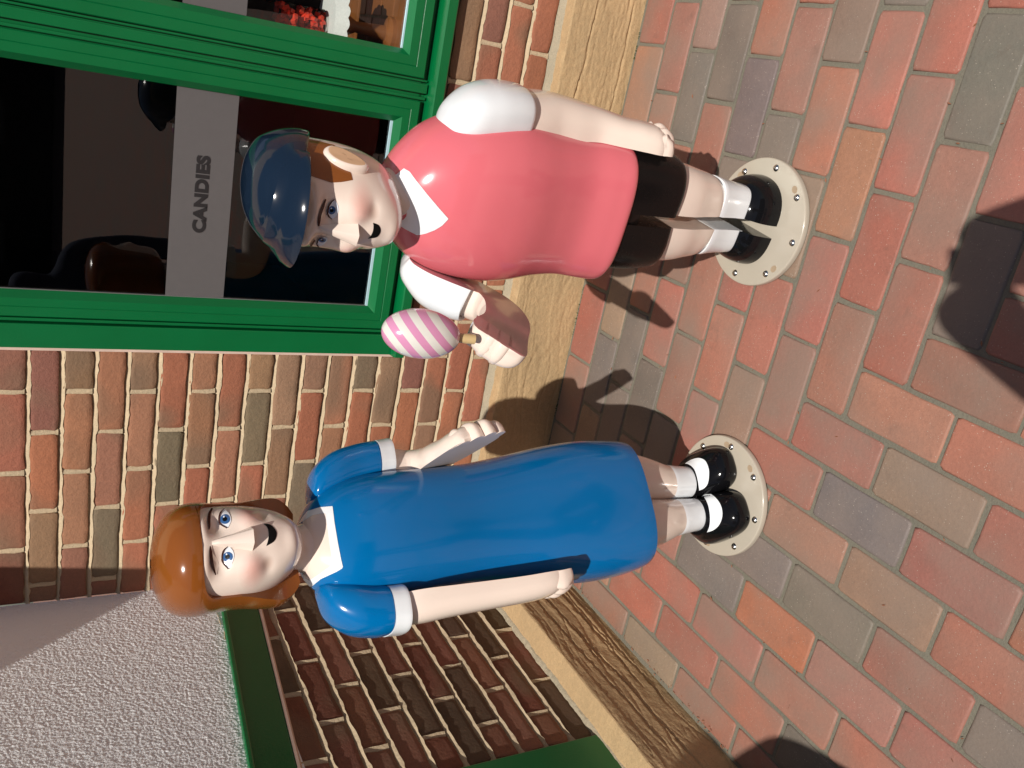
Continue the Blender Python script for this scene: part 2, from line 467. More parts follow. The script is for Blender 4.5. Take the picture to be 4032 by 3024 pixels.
# ------------------------------------------------------------------ ground: clay pavers mitred at the wall corner
yl = [-.060, -.190, -.300, -.406, -.522, -.640, -.757, -.876, -.994, -1.110, -1.228, -1.345]
while len(yl) < 26: yl.append(yl[-1] - .1178)
def xg(i): return .895 + .1172 * i
ground = mk('pavement', *join([([(-.3, -2.95, -.0042), (2.6, -2.95, -.0042), (2.6, .06, -.0042), (-.3, .06, -.0042)], [(0, 1, 2, 3)])]),
            M['bed'], smooth=False, kind='structure')
mk('ground', [(-90, -90, -.013), (90, -90, -.013), (90, 90, -.013), (-90, 90, -.013)], [(0, 1, 2, 3)], M['farpave'], smooth=False, kind='structure')
PC = {'R': (0.375, 0.138, 0.098), 'O': (0.42, 0.155, 0.09), 'B': (0.285, 0.19, 0.135), 'G': (0.165, 0.145, 0.125), 'M': (0.345, 0.165, 0.115)}
PCOL = {}
for ent in ('X1,0R X-1,0R X3,0R X5,0M X7,0R X-3,0M X-5,0B X6,1M X4,1R X2,1R X0,1B X-2,1G X-4,1B X7,2B X5,2G X3,2R X1,2R X-1,2G X-3,2G '
            'X6,3G X4,3R X2,3R X0,3R X-2,3G X-4,3B X7,4R X5,4G X3,4G X1,4R X-1,4M X-3,4G X6,5M X4,5G X2,5R X0,5R X-2,5R X7,6B X5,6R '
            'X3,6B X1,6R X-1,6B X6,7R X4,7M X2,7R X0,7R X7,8R X5,8R X3,8R X1,8M X6,9G X4,9M X2,9R X5,10R X3,10G '
            'Y2,10R Y1,9M Y1,11R Y0,8R Y0,10B Y0,12R Y-1,7R Y-1,9G Y-1,11R Y-2,6R Y-2,8M Y-2,10B Y-2,12R Y-3,5R Y-3,7G Y-3,9G Y-3,11R '
            'Y-3,13G Y-4,6G Y-4,4R Y-4,8O Y-4,10M Y-4,12R Y-5,3R Y-5,5R Y-5,7R Y-5,9R Y-5,11R Y-6,2M Y-6,4R Y-6,6R Y-6,8R Y-6,10G Y-7,3M '
            'Y-7,5B Y-7,7R Y-7,9R Y-7,1R').split():
    PCOL[ent[:-1]] = ent[-1]
rp = random.Random(5)
def paver_mesh(nm, L, W, seed):
    """one clay paver, top at z=0, worn rounded arrises and slightly uneven outline"""
    r = random.Random(seed); V = []; F = []
    out = []
    for (ax, ay, bx, by) in ((-L, -W, L, -W), (L, -W, L, W), (L, W, -L, W), (-L, W, -L, -W)):
        for t in (0.04, 0.35, 0.65, 0.96):
            out.append((ax + (bx - ax) * t, ay + (by - ay) * t))
    n = len(out)
    for (ins, z, j) in ((0.0, -.03, .0003), (0.0, -.0035, .0011), (0.0022, -.0006, .0010), (0.0055, 0.0, .0003)):
        for (x, y) in out:
            V.append((x * (1 - ins / L) + r.uniform(-j, j), y * (1 - ins / W) + r.uniform(-j, j), z + r.uniform(-.0002, .0002)))
    for k in range(3):
        for i in range(n): F.append((k * n + i, k * n + (i + 1) % n, (k + 1) * n + (i + 1) % n, (k + 1) * n + i))
    F.append(tuple(range(3 * n, 4 * n)))
    me = bpy.data.meshes.new(nm); me.from_pydata(V, [], F); me.materials.append(M['paver']); me.shade_smooth(); me.set_sharp_from_angle(angle=R(60))
    return me
PM = [paver_mesh('paver', (.1172 * 2 - .0092) / 2, (.1172 - .0092) / 2, s) for s in range(9)]
def add_paver(key, x0, x1, y0, y1):
    o = share('paver', PM[rp.randrange(9)], ground)
    lx, ly = x1 - x0, y1 - y0
    L, W = max(lx, ly), min(lx, ly)
    o.location = ((x0 + x1) / 2 + rp.uniform(-.001, .001), (y0 + y1) / 2 + rp.uniform(-.001, .001), rp.uniform(-.0012, .0010))
    o.rotation_euler = (rp.uniform(-.004, .004), rp.uniform(-.003, .003), (0 if lx > ly else math.pi / 2) + rp.choice((0, math.pi)) + rp.uniform(-.006, .006))
    o.scale = ((L - .0092) / (.1172 * 2 - .0092), (W - .0092) / (.1172 - .0092), 1)
    k = PCOL.get(key) or rp.choice('RRRRMOBGG')
    c = PC[k]; v = rp.uniform(.88, 1.12)
    o.color = (c[0] * v * rp.uniform(.95, 1.05), c[1] * v * rp.uniform(.92, 1.08), c[2] * v * rp.uniform(.92, 1.08), 1)
for j in range(25):
    i = j - 7
    while i < 13:
        if xg(i) > -.2 and xg(i) < 2.5:
            x0 = max(xg(i), .10)
            if xg(i + 2) - x0 > .05: add_paver('X%d,%d' % (i, j), x0, xg(i + 2), yl[j + 1], yl[j])
        i += 2
for i in range(-7, 13):
    j = i + 8
    while j + 2 < 24:
        add_paver('Y%d,%d' % (i, j), max(xg(i), .10), xg(i + 1), yl[j + 2], yl[j]); j += 2

# ------------------------------------------------------------------ brick walls
def brick_mesh(L, H, seed, mat):
    """hand-made brick: front at w=0 (towards -y), wavering worn outline"""
    r = random.Random(seed); out = []
    for (ax, az, bx, bz, ts) in ((-L, -H, L, -H, (.03, .2, .4, .6, .8, .97)), (L, -H, L, H, (.12, .5, .88)), (L, H, -L, H, (.03, .2, .4, .6, .8, .97)), (-L, H, -L, -H, (.12, .5, .88))):
        for t in ts: out.append((ax + (bx - ax) * t, az + (bz - az) * t))
    n = len(out); V = []; F = []
    jit = [(r.uniform(-.0026, .0026), r.uniform(-.0026, .0026)) for _ in out]
    for (ins, y, s) in ((0, .022, 1), (0, .0016, 1), (.0014, .0002, .9), (.012, -.0003, .4)):
        for q, (x, z) in enumerate(out):
            V.append((x * (1 - ins / L) + jit[q][0] * s, y + r.uniform(-.0006, .0006), z * (1 - ins / H) + jit[q][1] * s))
    for k in range(3):
        for i in range(n): F.append((k * n + i, (k + 1) * n + i, (k + 1) * n + (i + 1) % n, k * n + (i + 1) % n))
    F.append(tuple(reversed(range(3 * n, 4 * n))))
    me = bpy.data.meshes.new('brick'); me.from_pydata(V, [], F); me.materials.append(mat); me.shade_smooth(); me.set_sharp_from_angle(angle=R(50))
    return me
BL, BH = .2125, .0645
BM = [brick_mesh(BL / 2, BH / 2, s, M['brick']) for s in range(10)]
BHALF = [brick_mesh(.05, BH / 2, 50 + s, M['brick']) for s in range(5)]
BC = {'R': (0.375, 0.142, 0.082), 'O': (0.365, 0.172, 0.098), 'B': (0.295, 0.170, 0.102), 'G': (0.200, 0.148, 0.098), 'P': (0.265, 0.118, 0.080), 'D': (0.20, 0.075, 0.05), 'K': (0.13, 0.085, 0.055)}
rb = random.Random(3)
def add_brick(par, T, u0, u1, zc, key):
    L = u1 - u0 - .0115
    if L < .015: return
    half = L < .13
    o = share('brick', rb.choice(BHALF if half else BM), par)
    o.matrix_local = T @ Matrix.Translation(((u0 + u1) / 2, rb.uniform(-.0016, .0012), zc + rb.uniform(-.001, .001))) \
        @ Matrix.Rotation(rb.uniform(-.007, .007), 4, 'Y') @ Matrix.Rotation(rb.uniform(-.008, .008), 4, 'Z') @ Matrix.Rotation(rb.choice((0, math.pi)), 4, 'Y') \
        @ Matrix.Diagonal((L / (.1 if half else BL), 1, 1, 1))
    c = BC[key]; v = rb.uniform(.90, 1.12)
    o.color = (c[0] * v, c[1] * v * rb.uniform(.94, 1.06), c[2] * v * rb.uniform(.92, 1.08), 1)

def mortar(par, T, u0, u1, zj, z0, z1, perps, seed, depth=.0095, proud=.0012):
    """weather-struck bed joints (recessed under the brick above, flush below) and perpend joints on a backing"""
    r = random.Random(seed); V = []; F = []
    def strip(rows):   # rows: list of polylines with equal length
        b = len(V); n = len(rows[0])
        for row in rows: V.extend(row)
        for a in range(len(rows) - 1):
            for i in range(n - 1): F.append((b + a * n + i, b + a * n + i + 1, b + (a + 1) * n + i + 1, b + (a + 1) * n + i))
    strip([[(u0, .010, z0), (u1, .010, z0)], [(u0, .010, z1), (u1, .010, z1)]])
    for z in zj:
        n = int((u1 - u0) / .014) + 2
        us = [u0 + (u1 - u0) * i / (n - 1) for i in range(n)]
        def wob(a, s=9.0, k=0): return [a * (noise.noise(Vector((u * s + k, z * 31 + seed, 2.2))) + .5 * r.uniform(-1, 1)) for u in us]
        top, mid, low, lip = wob(.0018), wob(.0026, 14, 5), wob(.0042, 17, 9), wob(.0014, 30, 3)
        strip([[(u, depth + .003, z + .0085 + t) for u, t in zip(us, top)],
               [(u, depth + l * .6, z + .0045 + t) for u, t, l in zip(us, mid, lip)],
               [(u, .0012 - proud * .5 + l, z - .0030 + t) for u, t, l in zip(us, mid, lip)],
               [(u, -proud + l, z - .0068 + t) for u, t, l in zip(us, low, lip)],
               [(u, .0030, z - .0088 + t) for u, t in zip(us, low)]])
    for (u, za, zb) in perps:
        k = [r.uniform(-.0016, .0016) for _ in range(8)]
        zs = [za + (zb - za) * i / 3 for i in range(4)]
        strip([[(u - .0085 + k[i], .004, z) for i, z in enumerate(zs)], [(u - .0055 + k[i], .0012 - proud + k[(i + 3) % 8] * .4, z) for i, z in enumerate(zs)],
               [(u + .0050 + k[i + 4], .0022 + k[(i + 2) % 8] * .4, z) for i, z in enumerate(zs)], [(u + .0085 + k[i + 4], .006, z) for i, z in enumerate(zs)]])
    V2 = [T @ Vector(v) for v in V]
    return mk('mortar', V2, F, M['mortar'], par, angle=70, kind='stuff')

def stone_slab(par, T, u0, u1, zt, wf, wb, seed, amp, name='plinth_stone', vein=1.0, zled=None, fine=1.0):
    """riven sandstone: front face at w=-wf with ledge back to w=wb on top"""
    nu = int((u1 - u0) / .0055); nz = 84; V = []; F = []
    zled = zt if zled is None else zled
    rk = random.Random(int(seed * 7))
    cracks = [(rk.uniform(.02, zt - .02), rk.uniform(0, 50), rk.uniform(u0 - .3, u1), rk.uniform(.35, .9), rk.uniform(-.05, .05), rk.uniform(.6, 1.3)) for _ in range(int(9 * fine))]
    def disp(u, z):
        dc = 0.0
        for (cz, cp, ca, cl, sl, dp) in cracks:
            if ca < u < ca + cl:
                zc_ = cz + sl * (u - ca) + .010 * noise.noise(Vector((u * 7, cp, 0))) + .004 * noise.noise(Vector((u * 30, cp, 3)))
                e_ = min(1, (u - ca) / .06, (ca + cl - u) / .06)
                t_ = (z - zc_) / .0045
                if -1 < t_ < 1: dc -= dp * 1.5 * e_ * (1 - abs(t_))
                elif 1 <= t_ < 5: dc += dp * .5 * e_ * (1 - (t_ - 1) / 4)
        q = Vector((u * 2.6 + seed, z * 26 * fine + 1.1 * noise.noise(Vector((u * 5, z * 5, seed))), seed))
        rid = abs(noise.noise(q)); rid2 = abs(noise.noise(Vector((u * 5 + 9, z * 44 * fine + 1.5 * noise.noise(Vector((u * 7, z * 6, 3))), seed + 4))))
        d = noise.noise(Vector((u * 2.0, z * 5, seed + 2))) * .8
        d += -1.0 * max(0, .10 - rid) / .10 * (0.5 + noise.noise(Vector((u * 2.5, z * 9, 7)))) * vein
        d += -.7 * max(0, .07 - rid2) / .07 * (0.4 + noise.noise(Vector((u * 3, z * 7, 17)))) * vein
        st = noise.noise(Vector((u * 1.4 + 4, z * 17, seed + 8)))
        d += (.9 if st > .12 else 0.0) * .5 * vein
        d += .30 * noise.noise(Vector((u * 40, z * 60, seed))) + .28 * noise.noise(Vector((u * 95, z * 110, seed + 3)))
        return (d + dc) * amp
    rows = []
    for j in range(nz + 1):
        z = -.02 + (zt + .02 - .003) * j / nz
        rows.append([(u0 + (u1 - u0) * i / nu, -wf - disp(u0 + (u1 - u0) * i / nu, z) * min(1, (zt - z) / .015 + .15), z) for i in range(nu + 1)])
    for (w, z) in ((-wf + .002, zt), (-wf * .6 + wb * .4, zt * .7 + zled * .3), (wb, zled)):
        rows.append([(u0 + (u1 - u0) * i / nu, w + .0012 * noise.noise(Vector((i * .21, z * 9, seed))), z + .0016 * noise.noise(Vector((i * .13, w * 40, seed + 1)))) for i in range(nu + 1)])
    for row in rows: V += [T @ Vector(v) for v in row]
    n = nu + 1
    for a in range(len(rows) - 1):
        for i in range(nu): F.append((a * n + i, a * n + i + 1, (a + 1) * n + i + 1, (a + 1) * n + i))
    for c in (0, nu):                                    # closed ends
        b = len(V); V.append(T @ Vector((u0 if c == 0 else u1, wb, -.02)))
        F.append(tuple([a * n + c for a in range(len(rows))]) + (b,))
    return mk(name, V, F, M['stone'], par, angle=42)

# ---- shop front (runs along X, faces -Y)
shop = empty('shop_front_wall', (0, 0, 0), label='sunlit brick shop front with a green framed candy window', cat='wall')
TS = Matrix.Identity(4)
ZS = .2382; CH = .075; FL = .7356; FR = 2.12; NR = 24
KEY = {17: 'P R R D', 16: 'P R B B', 15: 'B O O P', 14: 'O O G P', 13: 'B O R R', 12: 'R G R R', 11: 'O O R R', 10: 'R O R R', 9: 'B G R R',
       8: 'B B R R', 7: 'B R G R', 6: 'O O R R', 5: 'G R R B', 4: 'B R R R', 3: 'R R R B', 2: 'R B R R', 1: 'R O R R', 0: 'R R B R'}
UND = {3: 'PBPBPBP', 2: 'RRRRPRR', 1: 'RPRRRRR', 0: 'RRRRRRR'}
perps = []
for n in range(NR):
    zc = ZS + CH * (n + .5)
    ph = .508 if n % 2 == 0 else .62
    us = sorted(set([0.0] + [ph + .225 * k for k in range(-4, 14) if 0.03 < ph + .225 * k < 2.9] + [2.9]))
    keys = KEY.get(n, ' '.join(rb.choice('RROBGP') for _ in range(4))).split()
    segs = []
    for a, b in zip(us[:-1], us[1:]):
        if n >= 4:
            if a < FL - .012 and b > FL - .012: b = FL
            if b > FL and a < FR:
                if b <= FR + .03: continue
                if a < FR: a = FR
        segs.append((a, b))
    left = [s for s in segs if s[1] <= FL + .002]
    for s in segs:
        if s in left:
            k = keys[min(len(left) - 1 - left.index(s), 3)]
        else:
            k = UND[n][max(0, int((s[0] - .7) / .225)) % 7] if n in UND else rb.choice('RROBP')
        add_brick(shop, TS, s[0], s[1], zc, k)
        if s[1] < 2.85 and not (n >= 4 and abs(s[1] - FL) < .004): perps.append((s[1], zc - BH / 2, zc + BH / 2))
mortar(shop, TS, 0.0, FL - .001, [ZS + CH * k for k in range(4, NR)], ZS + 4 * CH, ZS + NR * CH, [q for q in perps if q[0] < FL and q[1] > ZS + 3.9 * CH], 1)
mortar(shop, TS, 0.0, 2.9, [ZS + CH * k for k in range(1, 4)], ZS - .01, ZS + 4 * CH, [q for q in perps if q[1] < ZS + 3.9 * CH], 2)
mortar(shop, TS, FR + .001, 2.9, [ZS + CH * k for k in range(4, NR)], ZS + 4 * CH, ZS + NR * CH, [q for q in perps if q[0] > FR and q[1] > ZS + 3.9 * CH], 3)
mk('upper_wall', *boxv(-.2, 2.9, .003, .25, ZS + NR * CH, 2.9), M['mortar'], shop, smooth=False)
stone_slab(shop, TS, .085, 2.9, .2262, .0545, .006, 3.0, .0023, zled=.230, vein=.9)
# ragged mortar fillet between ledge and bricks
def fillet(par, T, u0, u1, zb, wl, zt, seed):
    n = int((u1 - u0) / .008); rows = [[], [], [], []]
    for i in range(n + 1):
        u = u0 + (u1 - u0) * i / n
        a = noise.noise(Vector((u * 16, seed, 0))) * .005 + noise.noise(Vector((u * 60, seed, 4))) * .004
        b = noise.noise(Vector((u * 22, seed, 9))) * .004 + noise.noise(Vector((u * 70, seed, 2))) * .003
        rows[0].append((u, wl + a, zb - .001)); rows[1].append((u, wl * .75 + a * .6, zb + .0045 + .3 * b))
        rows[2].append((u, -.0045 + .3 * a, zt - .004 + b)); rows[3].append((u, .006, zt + .001 + b))
    V = [T @ Vector(v) for r_ in rows for v in r_]; F = []
    for k in range(3):
        for i in range(n): F.append((k * (n + 1) + i, k * (n + 1) + i + 1, (k + 1) * (n + 1) + i + 1, (k + 1) * (n + 1) + i))
    return mk('mortar_fillet', V, F, M['fillet'], par, angle=60)
fillet(shop, TS, .02, 2.9, .2285, -.020, ZS + .004, 5.0)

# ---- candy window in the shop front
win = empty('shop_window', (0, 0, 0), parent=shop)
def wpart(name, V, F, mat, smooth=False): return mk(name, V, F, mat, win, smooth=smooth, angle=30)
ZT = 2.02
def bead_frame(name, x0, x1, z0, z1, wdt, yf, yb, bev, mat):
    """picture-frame: four mitred members, front at yf, chamfered in to the glass at yb"""
    V = []; F = []
    def rect(d, y): return [(x0 + d, y, z0 + d), (x1 - d, y, z0 + d), (x1 - d, y, z1 - d), (x0 + d, y, z1 - d)]
    rings_ = [rect(0, yf + .03), rect(0, yf + .002), rect(.002, yf), rect(wdt * .50, yf), rect(wdt * .50 + .0016, yf + .0016), rect(wdt * .50 + .0034, yf), rect(wdt, yf), rect(wdt + bev, yb), rect(wdt + bev, yb + .012)]
    for r_ in rings_: V += r_
    for k in range(len(rings_) - 1):
        for i in range(4): F.append((k * 4 + i, k * 4 + (i + 1) % 4, (k + 1) * 4 + (i + 1) % 4, (k + 1) * 4 + i))
    return wpart(name, V, F, mat)
# outer casing and mullion (proud), then two sashes
wpart('frame_jamb', *boxv(FL + .002, .799, -.008, .06, .552, ZT, .0025), M['green'])
wpart('frame_jamb', *boxv(2.06, FR, -.008, .06, .552, ZT, .0025), M['green'])
wpart('frame_head', *boxv(.7995, 2.0595, -.008, .06, ZT - .062, ZT, .0025), M['green'])
wpart('mullion', *boxv(1.4745, 1.4985, -.004, .06, .590, ZT - .0625, .002), M['green'])
wpart('mullion_bead', *boxv(1.4575, 1.4650, .000, .06, .590, ZT - .0625, .0015), M['green'])
wpart('mullion_bead', *boxv(1.5035, 1.5085, .002, .06, .590, ZT - .0625, .0015), M['green'])
wpart('jamb_bead', *boxv(.8035, .811, -.001, .06, .590, ZT - .0625, .0015), M['green'])
wpart('frame_backing', *boxv(.7995, 2.0595, .022, .05, .586, .600), M['green'])
for a, b in ((.7995, .8165), (1.4530, 1.5115), (2.045, 2.0595)):
    wpart('frame_backing', *boxv(a, b, .018, .05, .601, ZT - .063), M['green'])
wpart('glazing_sash', *boxv(0, 0, 0, 0, 0, 0), M['green']) if False else None
bead_frame('glazing_sash', .8135, 1.4535, .6015, ZT - .067, .046, .000, .020, .0155, M['green'])
bead_frame('glazing_sash', 1.5115, 2.050, .6015, ZT - .067, .050, .000, .020, .0135, M['green'])
# window sill: sloped nose
sillV = []; prof = [(.055, .5865), (.000, .5850), (-.026, .5790), (-.030, .5760), (-.030, .5520), (-.026, .5480), (.006, .5480)]
for u in (FL + .001, 2.13): sillV += [(u, y, z) for y, z in prof]
k = len(prof)
wpart('window_sill', sillV, [(i, i + 1, k + i + 1, k + i) for i in range(k - 1)] + [tuple(range(k)), tuple(range(2 * k - 1, k - 1, -1))], M['green'])
wpart('caulk_line', *boxv(FL - .006, FL + .0015, -.0035, .01, .556, ZT, .001), M['caulk'])
for x0, x1 in ((.873, 1.394), (1.574, 1.988)):
    nm = [(x0, x1)]
    wpart('pane', [(x0, .030, .660), (x1, .030, .660), (x1, .030, 1.90), (x0, .030, 1.90)], [(0, 1, 2, 3)], M['glass'])
    wpart('glazing_bead', *boxv(x0 + .002, x1 - .002, .0215, .0285, .6625, .6690), M['bead'])
    wpart('glazing_bead', *boxv(x0 + .002, x1 - .002, .0200, .0280, .6595, .6622), M['alu'])
wpart('glazing_bead', *boxv(.8745, .8765, .022, .0285, .670, 1.89), M['alu'])
# grey vinyl band with lettering on the panes
bz0, bz1 = 1.0615, 1.2055
wpart('vinyl_band', [(.8745, .0285, bz0), (1.3935, .0285, bz0 + .001), (1.3935, .0285, bz1 + .001), (.8745, .0285, bz1)], [(0, 1, 2, 3)], M['band'])
wpart('vinyl_band', [(1.5755, .0285, bz0), (1.986, .0285, bz0), (1.986, .0285, bz1), (1.5755, .0285, bz1)], [(0, 1, 2, 3)], M['band'])
tc_ = bpy.data.curves.new('candies', 'FONT'); tc_.body = 'CANDIES'; tc_.size = 1.0; tc_.offset = 0.058; tc_.extrude = 0.0; tc_.space_character = 1.04
to_ = bpy.data.objects.new('candies_tmp', tc_); COL.objects.link(to_)
dg = bpy.context.evaluated_depsgraph_get(); dg.update()
tme = bpy.data.meshes.new_from_object(to_.evaluated_get(dg))
xs_ = [v.co.x for v in tme.vertices]; zs_ = [v.co.y for v in tme.vertices]
X0, X1, Z0, Z1 = min(xs_), max(xs_), min(zs_), max(zs_)
for v in tme.vertices:
    v.co = Vector((1.044 + (v.co.x - X0) / (X1 - X0) * .194, .0275, 1.1185 + (v.co.y - Z0) / (Z1 - Z0) * .0335))
tme.materials.clear(); tme.materials.append(M['letter'])
bpy.data.objects.remove(to_)
lo = bpy.data.objects.new('lettering', tme); COL.objects.link(lo); tag(lo, parent=win)
# dark display space behind the glass
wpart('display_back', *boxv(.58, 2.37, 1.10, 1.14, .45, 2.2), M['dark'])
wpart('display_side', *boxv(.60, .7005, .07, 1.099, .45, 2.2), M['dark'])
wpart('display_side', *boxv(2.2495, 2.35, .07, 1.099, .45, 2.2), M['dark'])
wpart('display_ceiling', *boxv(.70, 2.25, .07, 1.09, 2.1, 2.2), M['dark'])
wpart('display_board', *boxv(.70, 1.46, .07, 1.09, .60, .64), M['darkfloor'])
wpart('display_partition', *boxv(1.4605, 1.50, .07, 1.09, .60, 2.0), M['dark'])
# counter shelf of wood planks in the right-hand light
for q in range(6):
    wpart('shelf_plank', *boxv(1.5015, 2.25, .055 + q * .10, .055 + q * .10 + .096, .62 + (.0 if q else -.004), .655, .003), M['wood'])

# ---- side wall (runs along -Y at x=0, faces +X)
side = empty('side_wall', (0, 0, 0), label='shaded brick side wall with grey roughcast panel and green trim', cat='wall')
TW = Matrix(((0, -1, 0, 0), (-1, 0, 0, 0), (0, 0, 1, 0), (0, 0, 0, 1)))   # u -> -y, outward -> +x
ZW = .2144; CW = .0759; UP = .873
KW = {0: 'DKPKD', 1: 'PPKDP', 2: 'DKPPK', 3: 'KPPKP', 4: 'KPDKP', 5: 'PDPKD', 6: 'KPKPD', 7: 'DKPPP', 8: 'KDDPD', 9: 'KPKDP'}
wp = []
for n in range(11):
    zc = ZW + CW * (n + .5)
    s0 = .1725 if n % 2 == 0 else .0555
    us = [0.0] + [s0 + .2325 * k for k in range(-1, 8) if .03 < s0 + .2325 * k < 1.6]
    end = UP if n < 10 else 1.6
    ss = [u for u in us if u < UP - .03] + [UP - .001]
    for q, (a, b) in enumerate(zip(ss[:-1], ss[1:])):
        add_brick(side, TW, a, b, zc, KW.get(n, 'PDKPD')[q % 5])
        if b < UP - .02: wp.append((b, zc - BH / 2, zc + BH / 2))
mortar(side, TW, 0.0, UP - .001, [ZW + CW * k for k in range(1, 12)], ZW - .01, ZW + 11 * CW, wp, 7, depth=.007, proud=.0042)
stone_slab(side, TW, .052, 1.9, .2135, .0905, .004, 11.0, .0025, zled=.2150, vein=1.2, fine=1.25)
fillet(side, TW, .02, 1.9, .2150, -.014, ZW + .010, 8.0)
# green strip (rises slightly towards the viewer) and corner post
def strip_z(y, a, b): return a + b * (-y - .113)
V = []
for y in (-.001, -1.75):
    zb, zt = strip_z(y, .9285, .0765), strip_z(y, 1.024, .0845)
    V += [(-.03, y, zb), (.006, y, zb), (.008, y, zb + .004), (.008, y, zt - .003), (.006, y, zt), (-.03, y, zt)]
mk('green_rail', V, [(i, (i + 1) % 6, 6 + (i + 1) % 6, 6 + i) for i in range(6)] + [tuple(range(6)), tuple(range(11, 5, -1))], M['green'], side, smooth=False)
V = []
for y in (-.001, -1.75):
    zt = strip_z(y, 1.024, .0845)
    V += [(-.03, y, zt - .006), (.0215, y, zt - .006), (.0230, y, zt - .003), (.0230, y, zt + .004), (.0205, y, zt + .0062), (-.03, y, zt + .0062)]
mk('rail_cap', V, [(i, (i + 1) % 6, 6 + (i + 1) % 6, 6 + i) for i in range(6)] + [tuple(range(6)), tuple(range(11, 5, -1))], M['green'], side, smooth=False)
V = []
for y in (-.001, -1.0):
    zb = strip_z(y, .9285, .0765)
    V += [(-.01, y, zb - .012), (.004, y, zb - .012), (.009, y, zb - .007), (.009, y, zb - .0005), (-.01, y, zb - .0005)]
mk('rail_mortar', V, [(i, (i + 1) % 5, 5 + (i + 1) % 5, 5 + i) for i in range(5)] + [(0, 1, 2, 3, 4), (9, 8, 7, 6, 5)], M['caulk'], side, smooth=False)
mk('door_post', *boxv(-.04, .010, -1.75, -UP - .002, .20, .93, .003), M['green'], side, smooth=False)
mk('roughcast_panel', *boxv(-.2, .0015, -1.75, -.001, .96, 2.395), M['rough'], side, smooth=False)
V = []; F = []; ny_, nz_ = 450, 400
for j in range(nz_ + 1):
    for i in range(ny_ + 1):
        y, z = -.001 - .74 * i / ny_, 1.0 + .66 * j / nz_
        q = Vector((y * 185, z * 185, 1.7))
        h_ = .0034 + .0010 * noise.noise(q) + .0007 * noise.noise(q * 2.1) + .0004 * noise.noise(q * .4)
        V.append((max(h_, .0022), y, z))
for j in range(nz_):
    for i in range(ny_): F.append((j * (ny_ + 1) + i, j * (ny_ + 1) + i + 1, (j + 1) * (ny_ + 1) + i + 1, (j + 1) * (ny_ + 1) + i))
mk('roughcast_coat', V, F, M['rough'], side, angle=180)
# hood over the panel: it throws the shade in the corner
mk('roof_hood', *boxv(-.25, .240, -.878, .002, 2.40, 2.47, .004), M['green'], side, smooth=False)
mk('upper_wall', *boxv(-.25, .004, -1.75, -.001, 2.475, 2.9), M['rough'], side, smooth=False)

# ---- things on the shelf behind the right-hand pane
jar = empty('candy_jar', (1.595, .150, .842), label='glass jar of red candies behind the right window pane', cat='jar')
jr = [ring(0, 0, z, r_, r_, r_, 2.6, 36) for z, r_ in ((0, .030), (.003, .036), (.08, .036), (.125, .036), (.135, .030), (.15, .030))]
mk('jar_glass', *loft(jr, True, False), M['jarglass'], jar)
rc = random.Random(8); parts_ = []
for q in range(70):
    a, rr_ = rc.uniform(0, 6.28), .028 * math.sqrt(rc.random()); z = .006 + .115 * rc.random(); s = .0065
    mm_ = Matrix.Translation((rr_ * math.cos(a), rr_ * math.sin(a), z)) @ Matrix.Rotation(rc.uniform(0, 3), 4, Vector((rc.random(), rc.random(), rc.random() + .1)))
    v, f = boxv(-s, s, -s, s, -s * .7, s * .7)
    parts_.append(([tuple(mm_ @ Vector(c)) for c in v], f))
mk('candies', *join(parts_), M['redcandy'], jar, smooth=False, kind='stuff')
st = empty('cake_stand', (1.605, .150, .655), label='wooden cake stand with white lace doily behind the right window pane', cat='stand')
mk('stand_column', *loft([ring(0, 0, z, r_, r_, r_, 2, 28) for z, r_ in ((0, .045), (.01, .044), (.02, .02), (.10, .014), (.13, .03), (.160, .07), (.168, .078), (.178, .078))]), M['wood'], st)
lv = [(0, 0, .1805)]; lf = []
for j in range(1, 4):
    for i in range(72):
        a = 2 * math.pi * i / 72; rr_ = (.055, .079, .090 + .005 * abs(math.sin(a * 9)))[j - 1]
        lv.append((rr_ * math.cos(a), rr_ * math.sin(a), (.1805, .1800, .150 - .004 * abs(math.sin(a * 9)))[j - 1]))
for i in range(72):
    lf.append((0, 1 + i, 1 + (i + 1) % 72))
    for j in range(2): lf.append((1 + j * 72 + i, 1 + (j + 1) * 72 + i, 1 + (j + 1) * 72 + (i + 1) % 72, 1 + j * 72 + (i + 1) % 72))
tag(mk('doily', lv, lf, M['lace']), 'white lace doily draped over the wooden cake stand', 'doily').location = (1.605, .150, .655)

# ---- dark building across the plaza, seen only mirrored in the panes
fb = empty('far_building', (4, -48, 0), label='long dark building across the plaza', cat='building')
mk('wall', *boxv(-45, 45, -6, 0, 0, 15), M['facade'], fb, smooth=False)
wm = bpy.data.meshes.new('window'); v_, f_ = boxv(-1.1, 1.1, 0, .1, -1.4, 1.4); wm.from_pydata(v_, [], f_); wm.materials.append(M['facadewin'])
for q in range(14):
    for z in (3.5, 9.0): share('window', wm, fb).location = (-39 + 6 * q, .01, z)
mk('roof', *boxv(-46, 46, -6.5, .6, 15.003, 15.6), M['facade'], fb, smooth=False)

